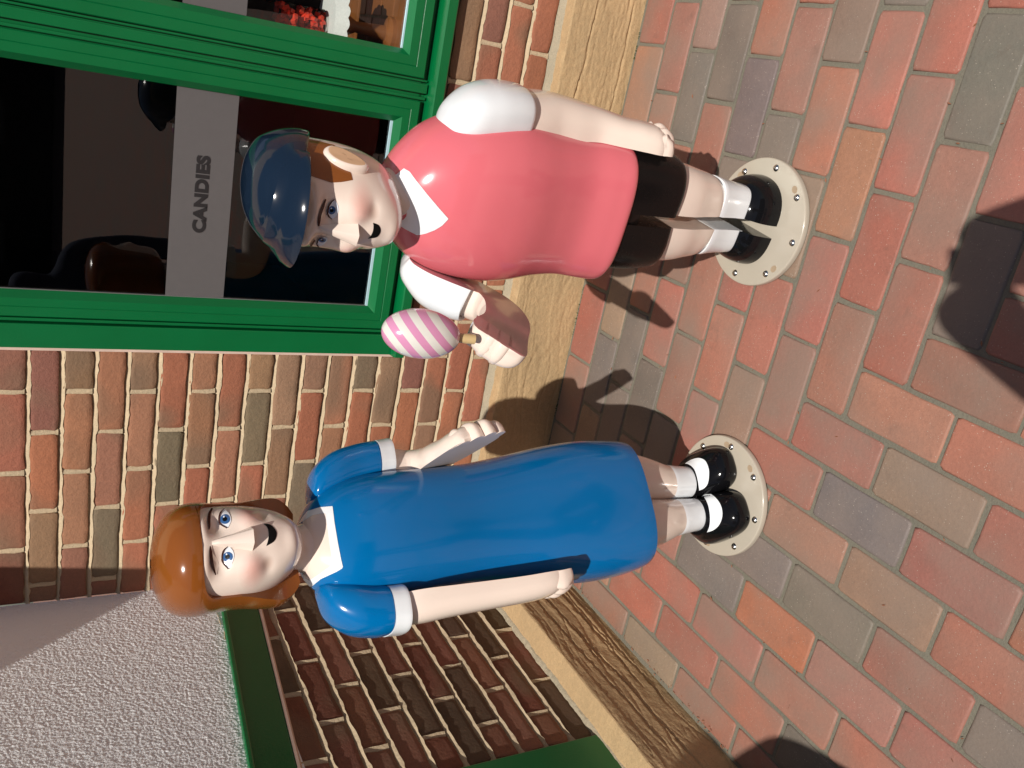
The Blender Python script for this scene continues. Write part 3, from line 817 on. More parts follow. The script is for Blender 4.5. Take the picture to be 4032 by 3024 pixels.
# painted outlines, measured in each statue's own front plane (x, z)
DC = {
'g_neck_out':[(0.0126,1.0712),(0.0348,1.0524),(0.0407,1.0276),(0.0412,1.0017),(0.0083,1.0019),(-0.0301,1.0004),(-0.0631,0.9982),(-0.0795,0.9965),(-0.0855,1.0100),(-0.0955,1.0414),(-0.1093,1.0627),(-0.0965,1.0759)],
'g_neck_in':[(0.0157,1.0621),(0.0258,1.0446),(0.0283,1.0265),(0.0281,1.0175),(-0.0007,1.0172),(-0.0337,1.0167),(-0.0614,1.0151),(-0.0714,1.0141),(-0.0754,1.0239),(-0.0873,1.0454),(-0.0956,1.0631),(-0.0898,1.0715)],
'g_chest_top':[(0.0133,1.0636),(0.0082,1.0630),(0.0031,1.0623),(-0.0020,1.0616),(-0.0121,1.0615),(-0.0295,1.0622),(-0.0442,1.0639),(-0.0564,1.0653),(-0.0659,1.0676),(-0.0754,1.0699),(-0.0825,1.0719),(-0.0871,1.0736)],
'g_eyeR_up':[(0.0496,1.2046),(0.0416,1.2125),(0.0315,1.2152),(0.0227,1.2132),(0.0133,1.2018)],
'g_eyeR_lo':[(0.0496,1.2046),(0.0404,1.1972),(0.0298,1.1940),(0.0206,1.1972),(0.0133,1.2018)],
'g_eyeL_up':[(-0.0180,1.2026),(-0.0255,1.2120),(-0.0352,1.2156),(-0.0461,1.2144),(-0.0600,1.2051)],
'g_eyeL_lo':[(-0.0180,1.2026),(-0.0270,1.1961),(-0.0373,1.1945),(-0.0478,1.1978),(-0.0600,1.2051)],
'g_lashR_up':[(0.0493,1.2055),(0.0420,1.2138),(0.0316,1.2168),(0.0220,1.2148),(0.0125,1.2027)],
'g_lashR_lo':[(0.0492,1.2039),(0.0411,1.2113),(0.0313,1.2136),(0.0232,1.2120),(0.0135,1.2010)],
'g_lashL_up':[(-0.0180,1.2033),(-0.0249,1.2133),(-0.0350,1.2171),(-0.0465,1.2157),(-0.0602,1.2063)],
'g_lashL_lo':[(-0.0181,1.2020),(-0.0261,1.2108),(-0.0353,1.2142),(-0.0457,1.2131),(-0.0593,1.2046)],
'g_iris':[(0.0306,1.2045),(0.0207,1.2052),(-0.0377,1.2053),(-0.0473,1.2061)],
'g_pup':[(0.0306,1.2048),(0.0260,1.2052),(-0.0372,1.2057),(-0.0419,1.2061)],
'g_hl':[(0.0349,1.2063),(0.0332,1.2064),(-0.0324,1.2070),(-0.0340,1.2071)],
'g_browR_a':[(0.0530,1.2275),(0.0432,1.2341),(0.0314,1.2365),(0.0195,1.2362),(0.0139,1.2357)],
'g_browR_b':[(0.0519,1.2247),(0.0420,1.2294),(0.0302,1.2314),(0.0192,1.2326),(0.0138,1.2347)],
'g_browL_a':[(-0.0158,1.2356),(-0.0256,1.2377),(-0.0388,1.2378),(-0.0521,1.2361),(-0.0679,1.2305)],
'g_browL_b':[(-0.0159,1.2340),(-0.0269,1.2323),(-0.0393,1.2322),(-0.0526,1.2310),(-0.0677,1.2283)],
'g_mouth_a':[(0.0174,1.1370),(0.0091,1.1307),(-0.0015,1.1295),(-0.0134,1.1315),(-0.0251,1.1360)],
'g_mouth_b':[(0.0174,1.1370),(0.0137,1.1238),(-0.0010,1.1147),(-0.0162,1.1200),(-0.0251,1.1360)],
'g_patR_a':[(0.0861,0.0965),(0.0947,0.0743),(0.0983,0.0459),(0.0902,0.0290),(0.0694,0.0250),(0.0481,0.0317),(0.0308,0.0424),(0.0205,0.0572),(0.0155,0.0754)],
'g_patR_b':[(0.0861,0.0965),(0.0840,0.0874),(0.0781,0.0785),(0.0694,0.0725),(0.0574,0.0707),(0.0455,0.0709),(0.0360,0.0718),(0.0255,0.0737),(0.0155,0.0754)],
'g_patL_a':[(0.0049,0.0710),(0.0067,0.0480),(-0.0043,0.0308),(-0.0215,0.0203),(-0.0403,0.0196),(-0.0595,0.0282),(-0.0755,0.0446),(-0.0852,0.0659),(-0.0884,0.0871)],
'g_patL_b':[(0.0049,0.0710),(-0.0020,0.0660),(-0.0116,0.0620),(-0.0234,0.0602),(-0.0373,0.0612),(-0.0509,0.0640),(-0.0643,0.0688),(-0.0774,0.0765),(-0.0884,0.0871)],
'b_col_out':[(0.0153,0.9144),(0.0106,0.9018),(-0.0030,0.8872),(-0.0279,0.8578),(-0.0522,0.8278),(-0.0713,0.8031),(-0.0865,0.8136),(-0.0968,0.8268),(-0.1053,0.8434),(-0.1105,0.8607),(-0.0997,0.8887)],
'b_col_in':[(-0.0084, 0.9362), (-0.0162, 0.924), (-0.0263, 0.911), (-0.0357, 0.9025), (-0.0467, 0.8966), (-0.058, 0.8929), (-0.0672, 0.8909), (-0.0754, 0.8908), (-0.0816, 0.8946), (-0.0856, 0.901), (-0.0877, 0.9125)],
'b_eyeN_up':[(-0.0568,1.0356),(-0.0651,1.0430),(-0.0787,1.0463),(-0.0897,1.0418),(-0.0950,1.0334)],
'b_eyeN_lo':[(-0.0568,1.0356),(-0.0654,1.0280),(-0.0773,1.0238),(-0.0891,1.0269),(-0.0950,1.0334)],
'b_lashN_up':[(-0.0565,1.0364),(-0.0645,1.0444),(-0.0785,1.0480),(-0.0902,1.0432),(-0.0956,1.0344)],
'b_lashN_lo':[(-0.0570,1.0348),(-0.0657,1.0412),(-0.0785,1.0445),(-0.0891,1.0404),(-0.0945,1.0328)],
'b_eyeF_up':[(-0.1297,1.0438),(-0.1343,1.0534),(-0.1417,1.0556),(-0.1460,1.0534),(-0.1490,1.0492)],
'b_eyeF_lo':[(-0.1297,1.0438),(-0.1317,1.0359),(-0.1380,1.0359),(-0.1450,1.0414),(-0.1490,1.0492)],
'b_lashF_up':[(-0.1294,1.0448),(-0.1338,1.0548),(-0.1418,1.0571),(-0.1467,1.0545),(-0.1496,1.0495)],
'b_lashF_lo':[(-0.1300,1.0432),(-0.1347,1.0522),(-0.1416,1.0541),(-0.1455,1.0522),(-0.1485,1.0485)],
'b_iris':[(-0.0781,1.0366),(-0.0871,1.0351),(-0.1360,1.0450),(-0.1415,1.0442)],
'b_pup':[(-0.0786,1.0361),(-0.0827,1.0354),(-0.1360,1.0447),(-0.1385,1.0443)],
'b_hl':[(-0.0740,1.0378),(-0.0757,1.0375),(-0.1340,1.0463),(-0.1350,1.0462)],
'b_browN_a':[(-0.0584,1.0533),(-0.0743,1.0581),(-0.0878,1.0606),(-0.0992,1.0607),(-0.1109,1.0583)],
'b_browN_b':[(-0.0588,1.0508),(-0.0747,1.0531),(-0.0882,1.0554),(-0.0987,1.0552),(-0.1098,1.0553)],
'b_browF_a':[(-0.1365,1.0614),(-0.1411,1.0639),(-0.1461,1.0656),(-0.1520,1.0665)],
'b_browF_b':[(-0.1381,1.0588),(-0.1427,1.0605),(-0.1478,1.0625),(-0.1528,1.0640)],
'b_mouth_a':[(-0.0941,0.9547),(-0.1002,0.9526),(-0.1101,0.9517),(-0.1193,0.9539),(-0.1263,0.9589)],
'b_mouth_b':[(-0.0941,0.9547),(-0.0982,0.9421),(-0.1096,0.9365),(-0.1212,0.9416),(-0.1263,0.9589)],
'b_burn_a':[(0.0447, 1.1077), (0.0431, 1.0881), (0.0398, 1.0519), (0.0256, 1.0387), (0.0093, 1.0249), (-0.0071, 1.0124)],
'b_burn_b':[(0.0188, 1.1047), (-0.0171, 1.0984), (-0.024, 1.0651), (-0.0278, 1.0463), (-0.0243, 1.0266), (-0.0183, 1.0076)],
}

# ------------------------------------------------------------------ statues
def base_and_bolts(st, bolt_angles, scars):
    body('base_plate', [(0, 0, 0, .146, .146, .146, 2), (.004, 0, 0, .150, .150, .150, 2), (.014, 0, 0, .150, .150, .150, 2), (.0175, 0, 0, .1485, .1485, .1485, 2), (.0182, 0, 0, .146, .146, .146, 2)], M['beige'], st, rows=14, m=96, angle=50)
    bv, bf = loft([ring(0, 0, z, r_, r_, r_, 2, 18) for z, r_ in ((0, .0080), (.0012, .0082), (.0038, .0066), (.0058, .0036), (.0064, .001))])
    bme = None
    for a in bolt_angles:
        if bme is None:
            o = mk('bolt', bv, bf, M['steel'], st); bme = o.data
        else: o = share('bolt', bme, st)
        o.location = (.131 * math.cos(R(a)), .131 * math.sin(R(a)), .0180)
    for a in scars:
        v, f = loft([ring(0, 0, z, r_ * 1.25, r_, r_, 2, 16) for z, r_ in ((0, .0075), (.0007, .0072), (.0004, .0050), (.00035, .0046))])
        o = mk('old_bolt_hole', v, f, M['rust'], st); o.location = (.131 * math.cos(R(a)), .131 * math.sin(R(a)), .0182); o.rotation_euler = (0, 0, R(a + 90))

HK = [  # chin-relative head rows: z, cx, cy, a, bf, bb, n
    (-.016, 0, -.02, .012, .030, .030, 2.2), (-.013, 0, -.015, .032, .058, .045, 2.2), (-.004, 0, 0, .046, .088, .05, 2.3), (.008, 0, 0, .056, .098, .055, 2.3), (.030, 0, 0, .069, .102, .066, 2.3),
    (.062, 0, 0, .079, .101, .078, 2.3), (.100, 0, 0, .084, .098, .086, 2.3), (.140, 0, 0, .085, .096, .090, 2.3), (.170, 0, 0, .085, .093, .090, 2.3),
    (.200, 0, 0, .077, .080, .082, 2.3), (.220, 0, 0, .058, .058, .060, 2.2), (.230, 0, 0, .026, .026, .028, 2.1)]
def face_disp(x, y, z):
    if y > -.01: return 0.0
    g = lambda cx, cz, sx, sz: math.exp(-((abs(x) - cx) / sx) ** 2 - ((z - cz) / sz) ** 2)
    d = .0105 * g(.042, .084, .022, .020) - .0110 * g(.033, .132, .018, .014) - .004 * g(.045, .055, .012, .010)
    d += .0035 * g(0, .050, .026, .02) + .004 * g(0, .010, .024, .014) + .0055 * g(.034, .158, .03, .009) + .002 * g(0, .16, .02, .02)
    return d * min(1, (-y - .01) / .05)

def make_head(st, loc, rz, mat, crown=1.0, zs=1.0):
    rr = []
    for k in smooth_keys(HK, 88):
        if k[0] > .165: k = np.array([.165 + (k[0] - .165) * crown, *k[1:]]) * np.array([1, 1, 1, crown ** .3, crown ** .3, crown ** .3, 1])
        r_ = ring(k[1], k[2], k[0], k[3], k[4], k[5], k[6], 128)
        q = []
        for (x, y, z) in r_:
            d = face_disp(x, y, z)
            q.append((x * (1 + d * 1.2), y - d, z))
        rr.append(q)
    h = mk('head', *loft(rr), mat, st, angle=60)
    h.location = loc; h.rotation_euler = (0, 0, rz); h.scale = (1, 1, zs)
    # nose: a broad wedge with a flat underside
    rows = []; yb = -.080
    for q in range(15):
        f = q / 14
        z = .146 - .064 * f
        pr = .1010 - .003 * math.exp(-(f / .12) ** 2) + .0225 * f ** 1.1
        wt, wb = .0035 + .0090 * f, .0055 + .0190 * f ** 1.5
        r_ = [(-wb - .004, yb, z), (-wb, -.094, z), (-wt, -pr + .0022, z), (-wt * .8, -pr + .0004, z), (0, -pr, z), (wt * .8, -pr + .0004, z), (wt, -pr + .0022, z), (wb, -.094, z), (wb + .004, yb, z)]
        rows.append(r_)
    V = [(p_[0] + .002, p_[1], p_[2]) for r_ in rows for p_ in r_]; F = []
    for a in range(14):
        for i in range(8): F.append((a * 9 + i, a * 9 + i + 1, (a + 1) * 9 + i + 1, (a + 1) * 9 + i))
    F.append(tuple(range(14 * 9, 15 * 9)))
    nose = mk('nose', V, F, M['skin'], h, angle=58)
    bpy.context.view_layer.update()
    return h

def eye_set(st, h, pre, eye, bv, which, ri, rp_, rh, ci, cp, chl):
    inv = None
    mtx = h.matrix_local
    e = decal('eye', bv, eye, DC['%s_eye%s_up' % (pre, which)], DC['%s_eye%s_lo' % (pre, which)], 18, 7, .0012, M['eyewhite'], h, mtx)
    for nm, c, r_, off, mt in (('iris', ci, ri, .0017, 'iris'), ('pupil', cp, rp_, .0021, 'mouth'), ('glint', chl, rh, .0025, 'eyewhite')):
        disc_decal(nm, bv, eye, c, r_[0], r_[1], off, M[mt], h, mtx)
    decal('eyelid_line', bv, eye, DC['%s_lash%s_up' % (pre, which)], DC['%s_lash%s_lo' % (pre, which)], 22, 4, .0028, M['brow'], h, mtx)

def world_to(st):
    return Matrix.Translation(st.location) @ Matrix.Rotation(st.rotation_euler.z, 4, 'Z')

# ======================= girl
girl = empty('girl_statue', (.691, -.855, 0), R(45), label='glossy painted girl statue in a blue dress with brown bobbed hair', cat='statue')
EG = (-.3762, -1.5964, 1.5337)
base_and_bolts(girl, [-88, -43, 2, 47, 92, 137, 182, 227], [-78, -36, 34, 140])
# legs
for s in (-1, 1):
    body('leg', [(.135, .0415 * s, .011, .0400, .0405, .0395, 2.2), (.165, .0430 * s, .0098, .0428, .0432, .0422, 2.2), (.20, .048 * s, .006, .0485, .049, .047, 2.2), (.25, .054 * s, .003, .056, .057, .054, 2.3), (.31, .059 * s, 0, .061, .062, .058, 2.3), (.38, .060 * s, 0, .062, .062, .058, 2.3)], M['skin'], girl, rows=16, m=40)
    body('sock', [(.07, .041 * s, .012, .040, .041, .039, 2.2), (.10, .041 * s, .012, .0395, .040, .039, 2.2), (.135, .042 * s, .011, .0412, .0415, .0405, 2.2), (.1655, .0432 * s, .0098, .0438, .0442, .0432, 2.2), (.1668, .0432 * s, .0098, .0430, .0434, .0424, 2.2)], M['white'], girl, rows=14, m=40, angle=50)
    sh = body('shoe', [(.018, .056 * s, .012, .053, .098, .062, 3.0), (.024, .056 * s, .012, .0560, .102, .066, 3.0), (.044, .056 * s, .012, .0575, .103, .067, 2.9), (.062, .055 * s, .012, .0560, .096, .064, 2.6), (.077, .052 * s, .014, .051, .077, .056, 2.4), (.089, .048 * s, .016, .0465, .056, .048, 2.3), (.098, .0445 * s, .014, .0450, .0460, .0440, 2.2), (.1010, .0435 * s, .013, .0430, .0435, .0420, 2.2), (.1005, .044 * s, .013, .030, .030, .030, 2.2)], M['shoe'], girl, rows=26, m=56)
    bv = bvh_of([sh])
    k_ = 'L' if s < 0 else 'R'
    decal('sock_front', bv, EG, DC['g_pat%s_a' % k_], DC['g_pat%s_b' % k_], 34, 9, .0006, M['white'], sh, sh.matrix_local)
# dress
dress = body('dress', [(.312, -.008, .0, .128, .088, .085, 3.0), (.308, -.008, 0, .140, .100, .095, 3.0), (.316, -.008, 0, .1455, .105, .100, 3.0), (.36, -.009, .0, .152, .107, .104, 2.9),
    (.45, -.010, .0, .155, .106, .106, 2.8), (.55, -.012, .0, .146, .102, .103, 2.7), (.65, -.015, .0, .132, .097, .096, 2.6), (.73, -.018, 0, .124, .097, .090, 2.6), (.83, -.021, 0, .1215, .103, .088, 2.6),
    (.91, -.024, 0, .122, .104, .088, 2.5), (.97, -.027, 0, .118, .097, .084, 2.5), (1.02, -.030, 0, .104, .082, .075, 2.4), (1.052, -.032, .002, .080, .063, .062, 2.3), (1.068, -.034, .004, .056, .050, .05, 2.2), (1.073, -.036, .004, .040, .038, .04, 2.1)],
    M['blue'], girl, rows=80, m=112)
bvd = bvh_of([dress])
decal('neckline_trim', bvd, EG, DC['g_neck_out'], DC['g_neck_in'], 70, 10, .0010, M['white'], dress, dress.matrix_local, straight=True)
decal('chest_skin', bvd, EG, DC['g_neck_in'], DC['g_chest_top'], 60, 20, .0007, M['skin'], dress, dress.matrix_local, straight=True)
body('neck', [(1.045, -.036, .0, .058, .058, .05, 2), (1.062, -.036, -.002, .0505, .051, .048, 2), (1.08, -.036, -.004, .0425, .043, .042, 2), (1.10, -.036, -.006, .042, .043, .042, 2), (1.135, -.036, -.006, .044, .045, .044, 2)], M['skin'], girl, rows=12, m=48)
# right arm (image left): hangs straight down in front of the hip
body('sleeve', [(1.052, -.122, -.006, .012, .02, .02, 2.2), (1.040, -.140, -.010, .034, .042, .040, 2.3), (1.005, -.158, -.016, .047, .056, .052, 2.4), (.965, -.170, -.022, .047, .060, .055, 2.5), (.938, -.173, -.026, .045, .060, .055, 2.6), (.9365, -.173, -.026, .042, .057, .052, 2.6)], M['blue'], girl, rows=30, m=56)
body('cuff', [(.9375, -.1735, -.026, .0455, .0605, .0555, 2.6), (.925, -.1745, -.028, .0455, .0605, .0555, 2.6), (.9085, -.1755, -.030, .0455, .0605, .0555, 2.7), (.9070, -.1755, -.030, .0440, .059, .054, 2.7), (.909, -.1755, -.030, .038, .052, .048, 2.7)], M['white'], girl, rows=16, m=56, angle=45)
GA = [(-.156, -.032, .93, .036, .046), (-.152, -.036, .905, .042, .053), (-.151, -.044, .87, .047, .056), (-.153, -.056, .81, .047, .051), (-.155, -.070, .73, .045, .047), (-.156, -.079, .67, .046, .045), (-.155, -.083, .625, .048, .043), (-.154, -.084, .60, .045, .036), (-.153, -.084, .59, .038, .015)]
arm = mk('arm', *dlimb(GA, [(1, 0, 0), (1, 0, 0)], 40, 26), M['skin'], girl, angle=45)
def fingers(arm_, specs, inner, mat=None):
    for sp_ in specs:
        mk('finger', *dlimb(sp_, inner, 18, 16), mat or M['skin'], arm_, angle=45)
def fan(x, z0, ys, tips, bulges, hw, dz=.075, lean=.0):
    out = []
    for y, zt, b in zip(ys, tips, bulges):
        out.append([(x, y * .8, z0 + .03, hw * .7, b * .2), (x, y - lean * .3, z0 - dz * .5, hw, b), (x + .001, y - lean * .7, zt + .016, hw, b * .88), (x + .002, y - lean, zt + .004, hw * .85, b * .62), (x + .003, y - lean, zt, hw * .5, b * .3)])
    return out
fingers(arm, fan(-.155, .635, (-.120, -.096, -.072, -.049), (.573, .559, .557, .566), (.037, .042, .044, .041), .0130), [(1, 0, 0), (1, 0, 0)])
# left arm (image right): bent, forearm held out to the front
body('sleeve', [(1.048, .062, .000, .012, .02, .02, 2.2), (1.036, .080, .000, .034, .042, .042, 2.3), (1.000, .100, .004, .046, .054, .054, 2.4), (.950, .117, .008, .046, .056, .056, 2.5), (.905, .126, .010, .0435, .056, .055, 2.6), (.9035, .126, .010, .040, .052, .051, 2.6)], M['blue'], girl, rows=30, m=56)
body('cuff', [(.9045, .1265, .010, .0440, .0565, .0555, 2.6), (.890, .1285, .011, .0440, .0565, .0555, 2.6), (.8745, .1305, .012, .0440, .0565, .0555, 2.7), (.8730, .1305, .012, .0425, .055, .054, 2.7), (.875, .1305, .012, .037, .049, .048, 2.7)], M['white'], girl, rows=16, m=56, angle=45)
GB = [(.100, .012, .90, .046, .058), (.099, .015, .865, .046, .056), (.098, .012, .832, .047, .052), (.098, -.004, .805, .047, .050), (.098, -.035, .789, .047, .047), (.099, -.075, .780, .052, .044), (.100, -.115, .772, .054, .040), (.101, -.150, .765, .055, .040), (.102, -.185, .758, .052, .034), (.1025, -.196, .756, .044, .016)]
GBN = [(-.98, 0, -.20), (-.985, 0, -.17)]
arm = mk('arm', *dlimb(GB, GBN, 54, 26), M['skin'], girl, angle=45)
fs = []
for q, (dz, ty, b) in enumerate(((.037, -.200, .036), (.013, -.216, .040), (-.011, -.224, .039), (-.035, -.216, .034))):
    w_ = (-.17 * dz, 0, .985 * dz)
    b0 = Vector((.1005 + w_[0], -.130, .769 + w_[2]))
    fs.append([(b0.x, b0.y, b0.z, .0115, b * .3), (b0.x + .0005, -.172, b0.z - .007, .0125, b), (b0.x + .001, ty + .016, b0.z - .012, .0125, b * .9), (b0.x + .0015, ty + .004, b0.z - .014, .0105, b * .65), (b0.x + .002, ty, b0.z - .015, .006, b * .3)])
fingers(arm, fs, [GBN[1], GBN[1]])
# head, face, hair
gh = make_head(girl, (-.037, -.012, 1.106), R(0), M['face'], .72)
bvh_ = bvh_of([gh])
for w_, i in (('R', 0), ('L', 1)):
    I, P_, H_ = DC['g_iris'], DC['g_pup'], DC['g_hl']
    eye_set(girl, gh, 'g', EG, bvh_, w_, (.0088, .0088), (.0041, .0041), (.0015, .0015), I[2 * i], P_[2 * i], H_[2 * i])
    decal('eyebrow', bvh_, EG, DC['g_brow%s_a' % w_], DC['g_brow%s_b' % w_], 20, 4, .0015, M['brow'], gh, gh.matrix_local)
decal('mouth', bvh_, EG, DC['g_mouth_a'], DC['g_mouth_b'], 24, 6, .0008, M['mouth'], gh, gh.matrix_local)
# hair: bobbed shell, open in front of the face
def hair_r(th, z):
    """outer radius factors at height z (chin-relative)"""
    K = [(-.012, .066, .060, .092), (.000, .083, .072, .102), (.020, .097, .082, .109), (.050, .0975, .088, .110), (.090, .0930, .092, .109), (.130, .0935, .098, .110), (.165, .0970, .1060, .110), (.190, .0930, .1040, .105), (.210, .0810, .0905, .092), (.224, .0600, .066, .068), (.2325, .034, .037, .038), (.2355, .008, .009, .009)]
    zs_ = [k[0] for k in K]
    return [np.interp(z, zs_, [k[j] for k in K]) for j in (1, 2, 3)]
HS = smooth_keys([(-.012, .066, .060, .092), (.000, .083, .072, .102), (.020, .097, .082, .109), (.050, .0975, .088, .110), (.090, .0930, .092, .109), (.130, .0935, .098, .110), (.165, .0970, .1060, .110), (.190, .0930, .1040, .105), (.210, .0810, .0905, .092), (.224, .0600, .066, .068), (.2325, .034, .037, .038), (.2355, .008, .009, .009)], 120)
hz = np.array([k[0] for k in HS]); ha = np.array([k[1] for k in HS]); hf = np.array([k[2] for k in HS]); hb = np.array([k[3] for k in HS])
def hair_pt(th, z, shrink=0.0):
    a, f_, b = (float(np.interp(z, hz, q)) - shrink for q in (ha, hf, hb))
    a, f_, b = max(a, .004), max(f_, .004), max(b, .004)
    c, s = math.cos(th), math.sin(th)
    return (a * spgn(c, 2 / 2.25), (b if s > 0 else f_) * spgn(s, 2 / 2.25), z)
ZH, ZB, ZTOP = .168, -.012, .2355
def open_half(z):
    """half angle of the face opening, measured from straight ahead"""
    if z >= ZH: return 0.0
    t = (ZH - z) / .045
    e = 1.0 if t >= 1 else (1 - (1 - t) ** 3.2) ** (1 / 3.2)
    lean = 1.0 + .22 * max(0, (.10 - z) / .10)
    return R(60) * e * lean
zr = []
for q in range(60): zr.append(ZB + (ZH - .048 - ZB) * q / 60)
for q in range(26): zr.append(ZH - .048 * (1 - q / 26) ** 2.2)
for q in range(40): zr.append(ZH + (ZTOP - ZH) * math.sin(math.pi / 2 * q / 39))
NC = 96; rows_o = []; rows_i = []
for z in zr:
    hlf = open_half(z)
    po, pi_ = [], []
    for c_ in range(NC + 1):
        th = -math.pi / 2 + hlf + (2 * math.pi - 2 * hlf) * c_ / NC
        po.append(hair_pt(th, z)); pi_.append(hair_pt(th, z, .0125 + .030 * min(1, max(0, (.085 - z) / .085))))
    rows_o.append(po); rows_i.append(pi_)
V = []; F = []; n = NC + 1; Rn = len(zr)
for r_ in rows_o + rows_i: V += r_
for a in range(Rn - 1):
    for i in range(NC):
        F.append((a * n + i, a * n + i + 1, (a + 1) * n + i + 1, (a + 1) * n + i))
        o_ = Rn * n; F.append((o_ + a * n + i, o_ + (a + 1) * n + i, o_ + (a + 1) * n + i + 1, o_ + a * n + i + 1))
    for i in (0, NC):
        if zr[a] < ZH: F.append((a * n + i, (a + 1) * n + i, Rn * n + (a + 1) * n + i, Rn * n + a * n + i))
for i in range(NC): F.append((i, i + 1, Rn * n + i + 1, Rn * n + i))
hair = mk('hair', V, F, M['hair'], girl, angle=48, weld=2e-5)
hair.location = (-.0385, -.006, 1.0995)

# ======================= boy
boy = empty('boy_statue', (1.349, -.721, 0), R(-8), label='glossy painted boy statue in a coral sweater and navy cap', cat='statue')
EB = (.4156, -1.4855, 1.5337)
base_and_bolts(boy, [-90 + 45 * k for k in range(8)], [-36, 52, -124])
for s in (-1, 1):
    nrm = [(-s, 0, 0), (-s, 0, 0)]
    mk('leg', *dlimb([(.014 * s, -.002, .36, .080, .098), (.014 * s, -.002, .28, .074, .093), (.0145 * s, .002, .23, .064, .085), (.015 * s, .005, .185, .0558, .0762), (.018 * s, .006, .165, .048, .066)], nrm, 22, 34), M['skin'], boy, angle=40)
    mk('sock', *dlimb([(.0150 * s, .0055, .1815, .0548, .0748), (.0146 * s, .0055, .1790, .0560, .0764), (.0142 * s, .0058, .174, .0555, .0762), (.0142 * s, .008, .130, .0495, .0700), (.0142 * s, .009, .085, .0465, .0660)], nrm, 12, 34), M['white'], boy, angle=60)
    # shorts leg with a slanting hem
    V, F = dlimb([(.0115 * s, -.004, .50, .096, .120), (.0115 * s, -.004, .40, .094, .121), (.0115 * s, -.004, .335, .090, .116), (.0115 * s, -.004, .302, .086, .109), (.0115 * s, -.004, .300, .082, .103)], nrm, 22, 40)
    V = [(v[0], v[1], v[2] + (.032 - .13 * abs(v[0])) * max(0, min(1, (.42 - v[2]) / .12))) for v in V]
    mk('shorts_leg', V, F, M['short'], boy, angle=40)
    # dome shoe cut flat on the inner side
    V = []; F = []; NU, NV = 26, 14
    for j in range(NV + 1):
        e = math.pi / 2 * j / NV; zz = .018 + .088 * math.sin(e)
        sc = math.cos(e) ** .66
        for i in range(NU + 1):
            a = -math.pi / 2 + math.pi * i / NU
            x = .0148 + (.0905 * spgn(math.cos(a), .85)) * max(sc, .02); y = .016 + .0845 * spgn(math.sin(a), .9) * max(sc, .02)
            V.append((s * x, y, zz))
    for j in range(NV):
        for i in range(NU): F.append((j * (NU + 1) + i, j * (NU + 1) + i + 1, (j + 1) * (NU + 1) + i + 1, (j + 1) * (NU + 1) + i))
        F.append((j * (NU + 1) + NU, j * (NU + 1), (j + 1) * (NU + 1), (j + 1) * (NU + 1) + NU))
    F.append(tuple(range(NU + 1))); F.append(tuple(NV * (NU + 1) + i for i in range(NU + 1)))
    mk('shoe', V, F, M['shoe'], boy, angle=46)
body('shorts_seat', [(.42, -.005, 0, .10, .085, .085, 3), (.45, -.006, 0, .130, .094, .092, 3), (.52, -.008, 0, .135, .096, .095, 3)], M['short'], boy, rows=8, m=48)
sweater = body('sweater', [(.462, -.012, 0, .120, .080, .080, 3.0), (.457, -.012, 0, .140, .098, .094, 3.0), (.466, -.012, 0, .1475, .106, .100, 3.0), (.50, -.012, 0, .148, .104, .100, 2.9),
    (.56, -.013, 0, .1445, .099, .100, 2.8), (.62, -.014, 0, .150, .108, .106, 2.7), (.69, -.016, 0, .1615, .125, .113, 2.6), (.74, -.017, 0, .163, .131, .114, 2.6), (.80, -.019, 0, .156, .130, .110, 2.5),
    (.85, -.021, 0, .143, .118, .100, 2.4), (.89, -.023, 0, .120, .098, .086, 2.4), (.92, -.026, .0, .090, .076, .070, 2.3), (.938, -.028, .002, .062, .057, .056, 2.2), (.946, -.029, .002, .046, .044, .044, 2.1)],
    M['pink'], boy, rows=84, m=112)
bvs = bvh_of([sweater])
decal('collar', bvs, EB, DC['b_col_out'], DC['b_col_in'], 70, 14, .0012, M['white'], sweater, sweater.matrix_local, straight=True)
body('neck', [(.876, -.028, -.018, .062, .080, .055, 2), (.892, -.028, -.016, .058, .074, .054, 2), (.904, -.028, -.014, .0535, .072, .052, 2), (.922, -.030, -.014, .0495, .062, .050, 2), (.945, -.031, -.012, .046, .052, .046, 2), (.965, -.032, -.012, .044, .046, .046, 2), (1.0, -.033, -.016, .046, .047, .050, 2)], M['skin'], boy, rows=12, m=48)
# left arm (image right): hangs at the side
body('sleeve', [(.868, .100, -.006, .012, .020, .020, 2.2), (.856, .112, -.006, .036, .050, .044, 2.2), (.825, .130, -.004, .049, .072, .060, 2.3), (.785, .141, .002, .0540, .081, .068, 2.4), (.745, .146, .008, .0535, .083, .071, 2.5), (.710, .147, .014, .0510, .081, .070, 2.6), (.7075, .147, .014, .047, .076, .065, 2.6), (.713, .147, .014, .041, .070, .059, 2.6)], M['white'], boy, rows=44, m=64, angle=45)
BA = [(.116, .010, .73, .073, .074), (.117, .014, .69, .072, .074), (.120, .020, .64, .068, .075), (.124, .018, .59, .063, .069), (.129, .010, .53, .054, .058), (.130, -.008, .475, .051, .050), (.131, -.022, .43, .052, .049), (.131, -.030, .40, .050, .043), (.131, -.032, .39, .042, .016)]
arm = mk('arm', *dlimb(BA, [(-1, 0, 0), (-1, 0, 0)], 50, 30), M['skin'], boy, angle=45)
fingers(arm, fan(.131, .44, (-.064, -.042, -.019, .003), (.382, .364, .360, .374), (.042, .048, .052, .049), .0138, .08, .006), [(-1, 0, 0), (-1, 0, 0)])
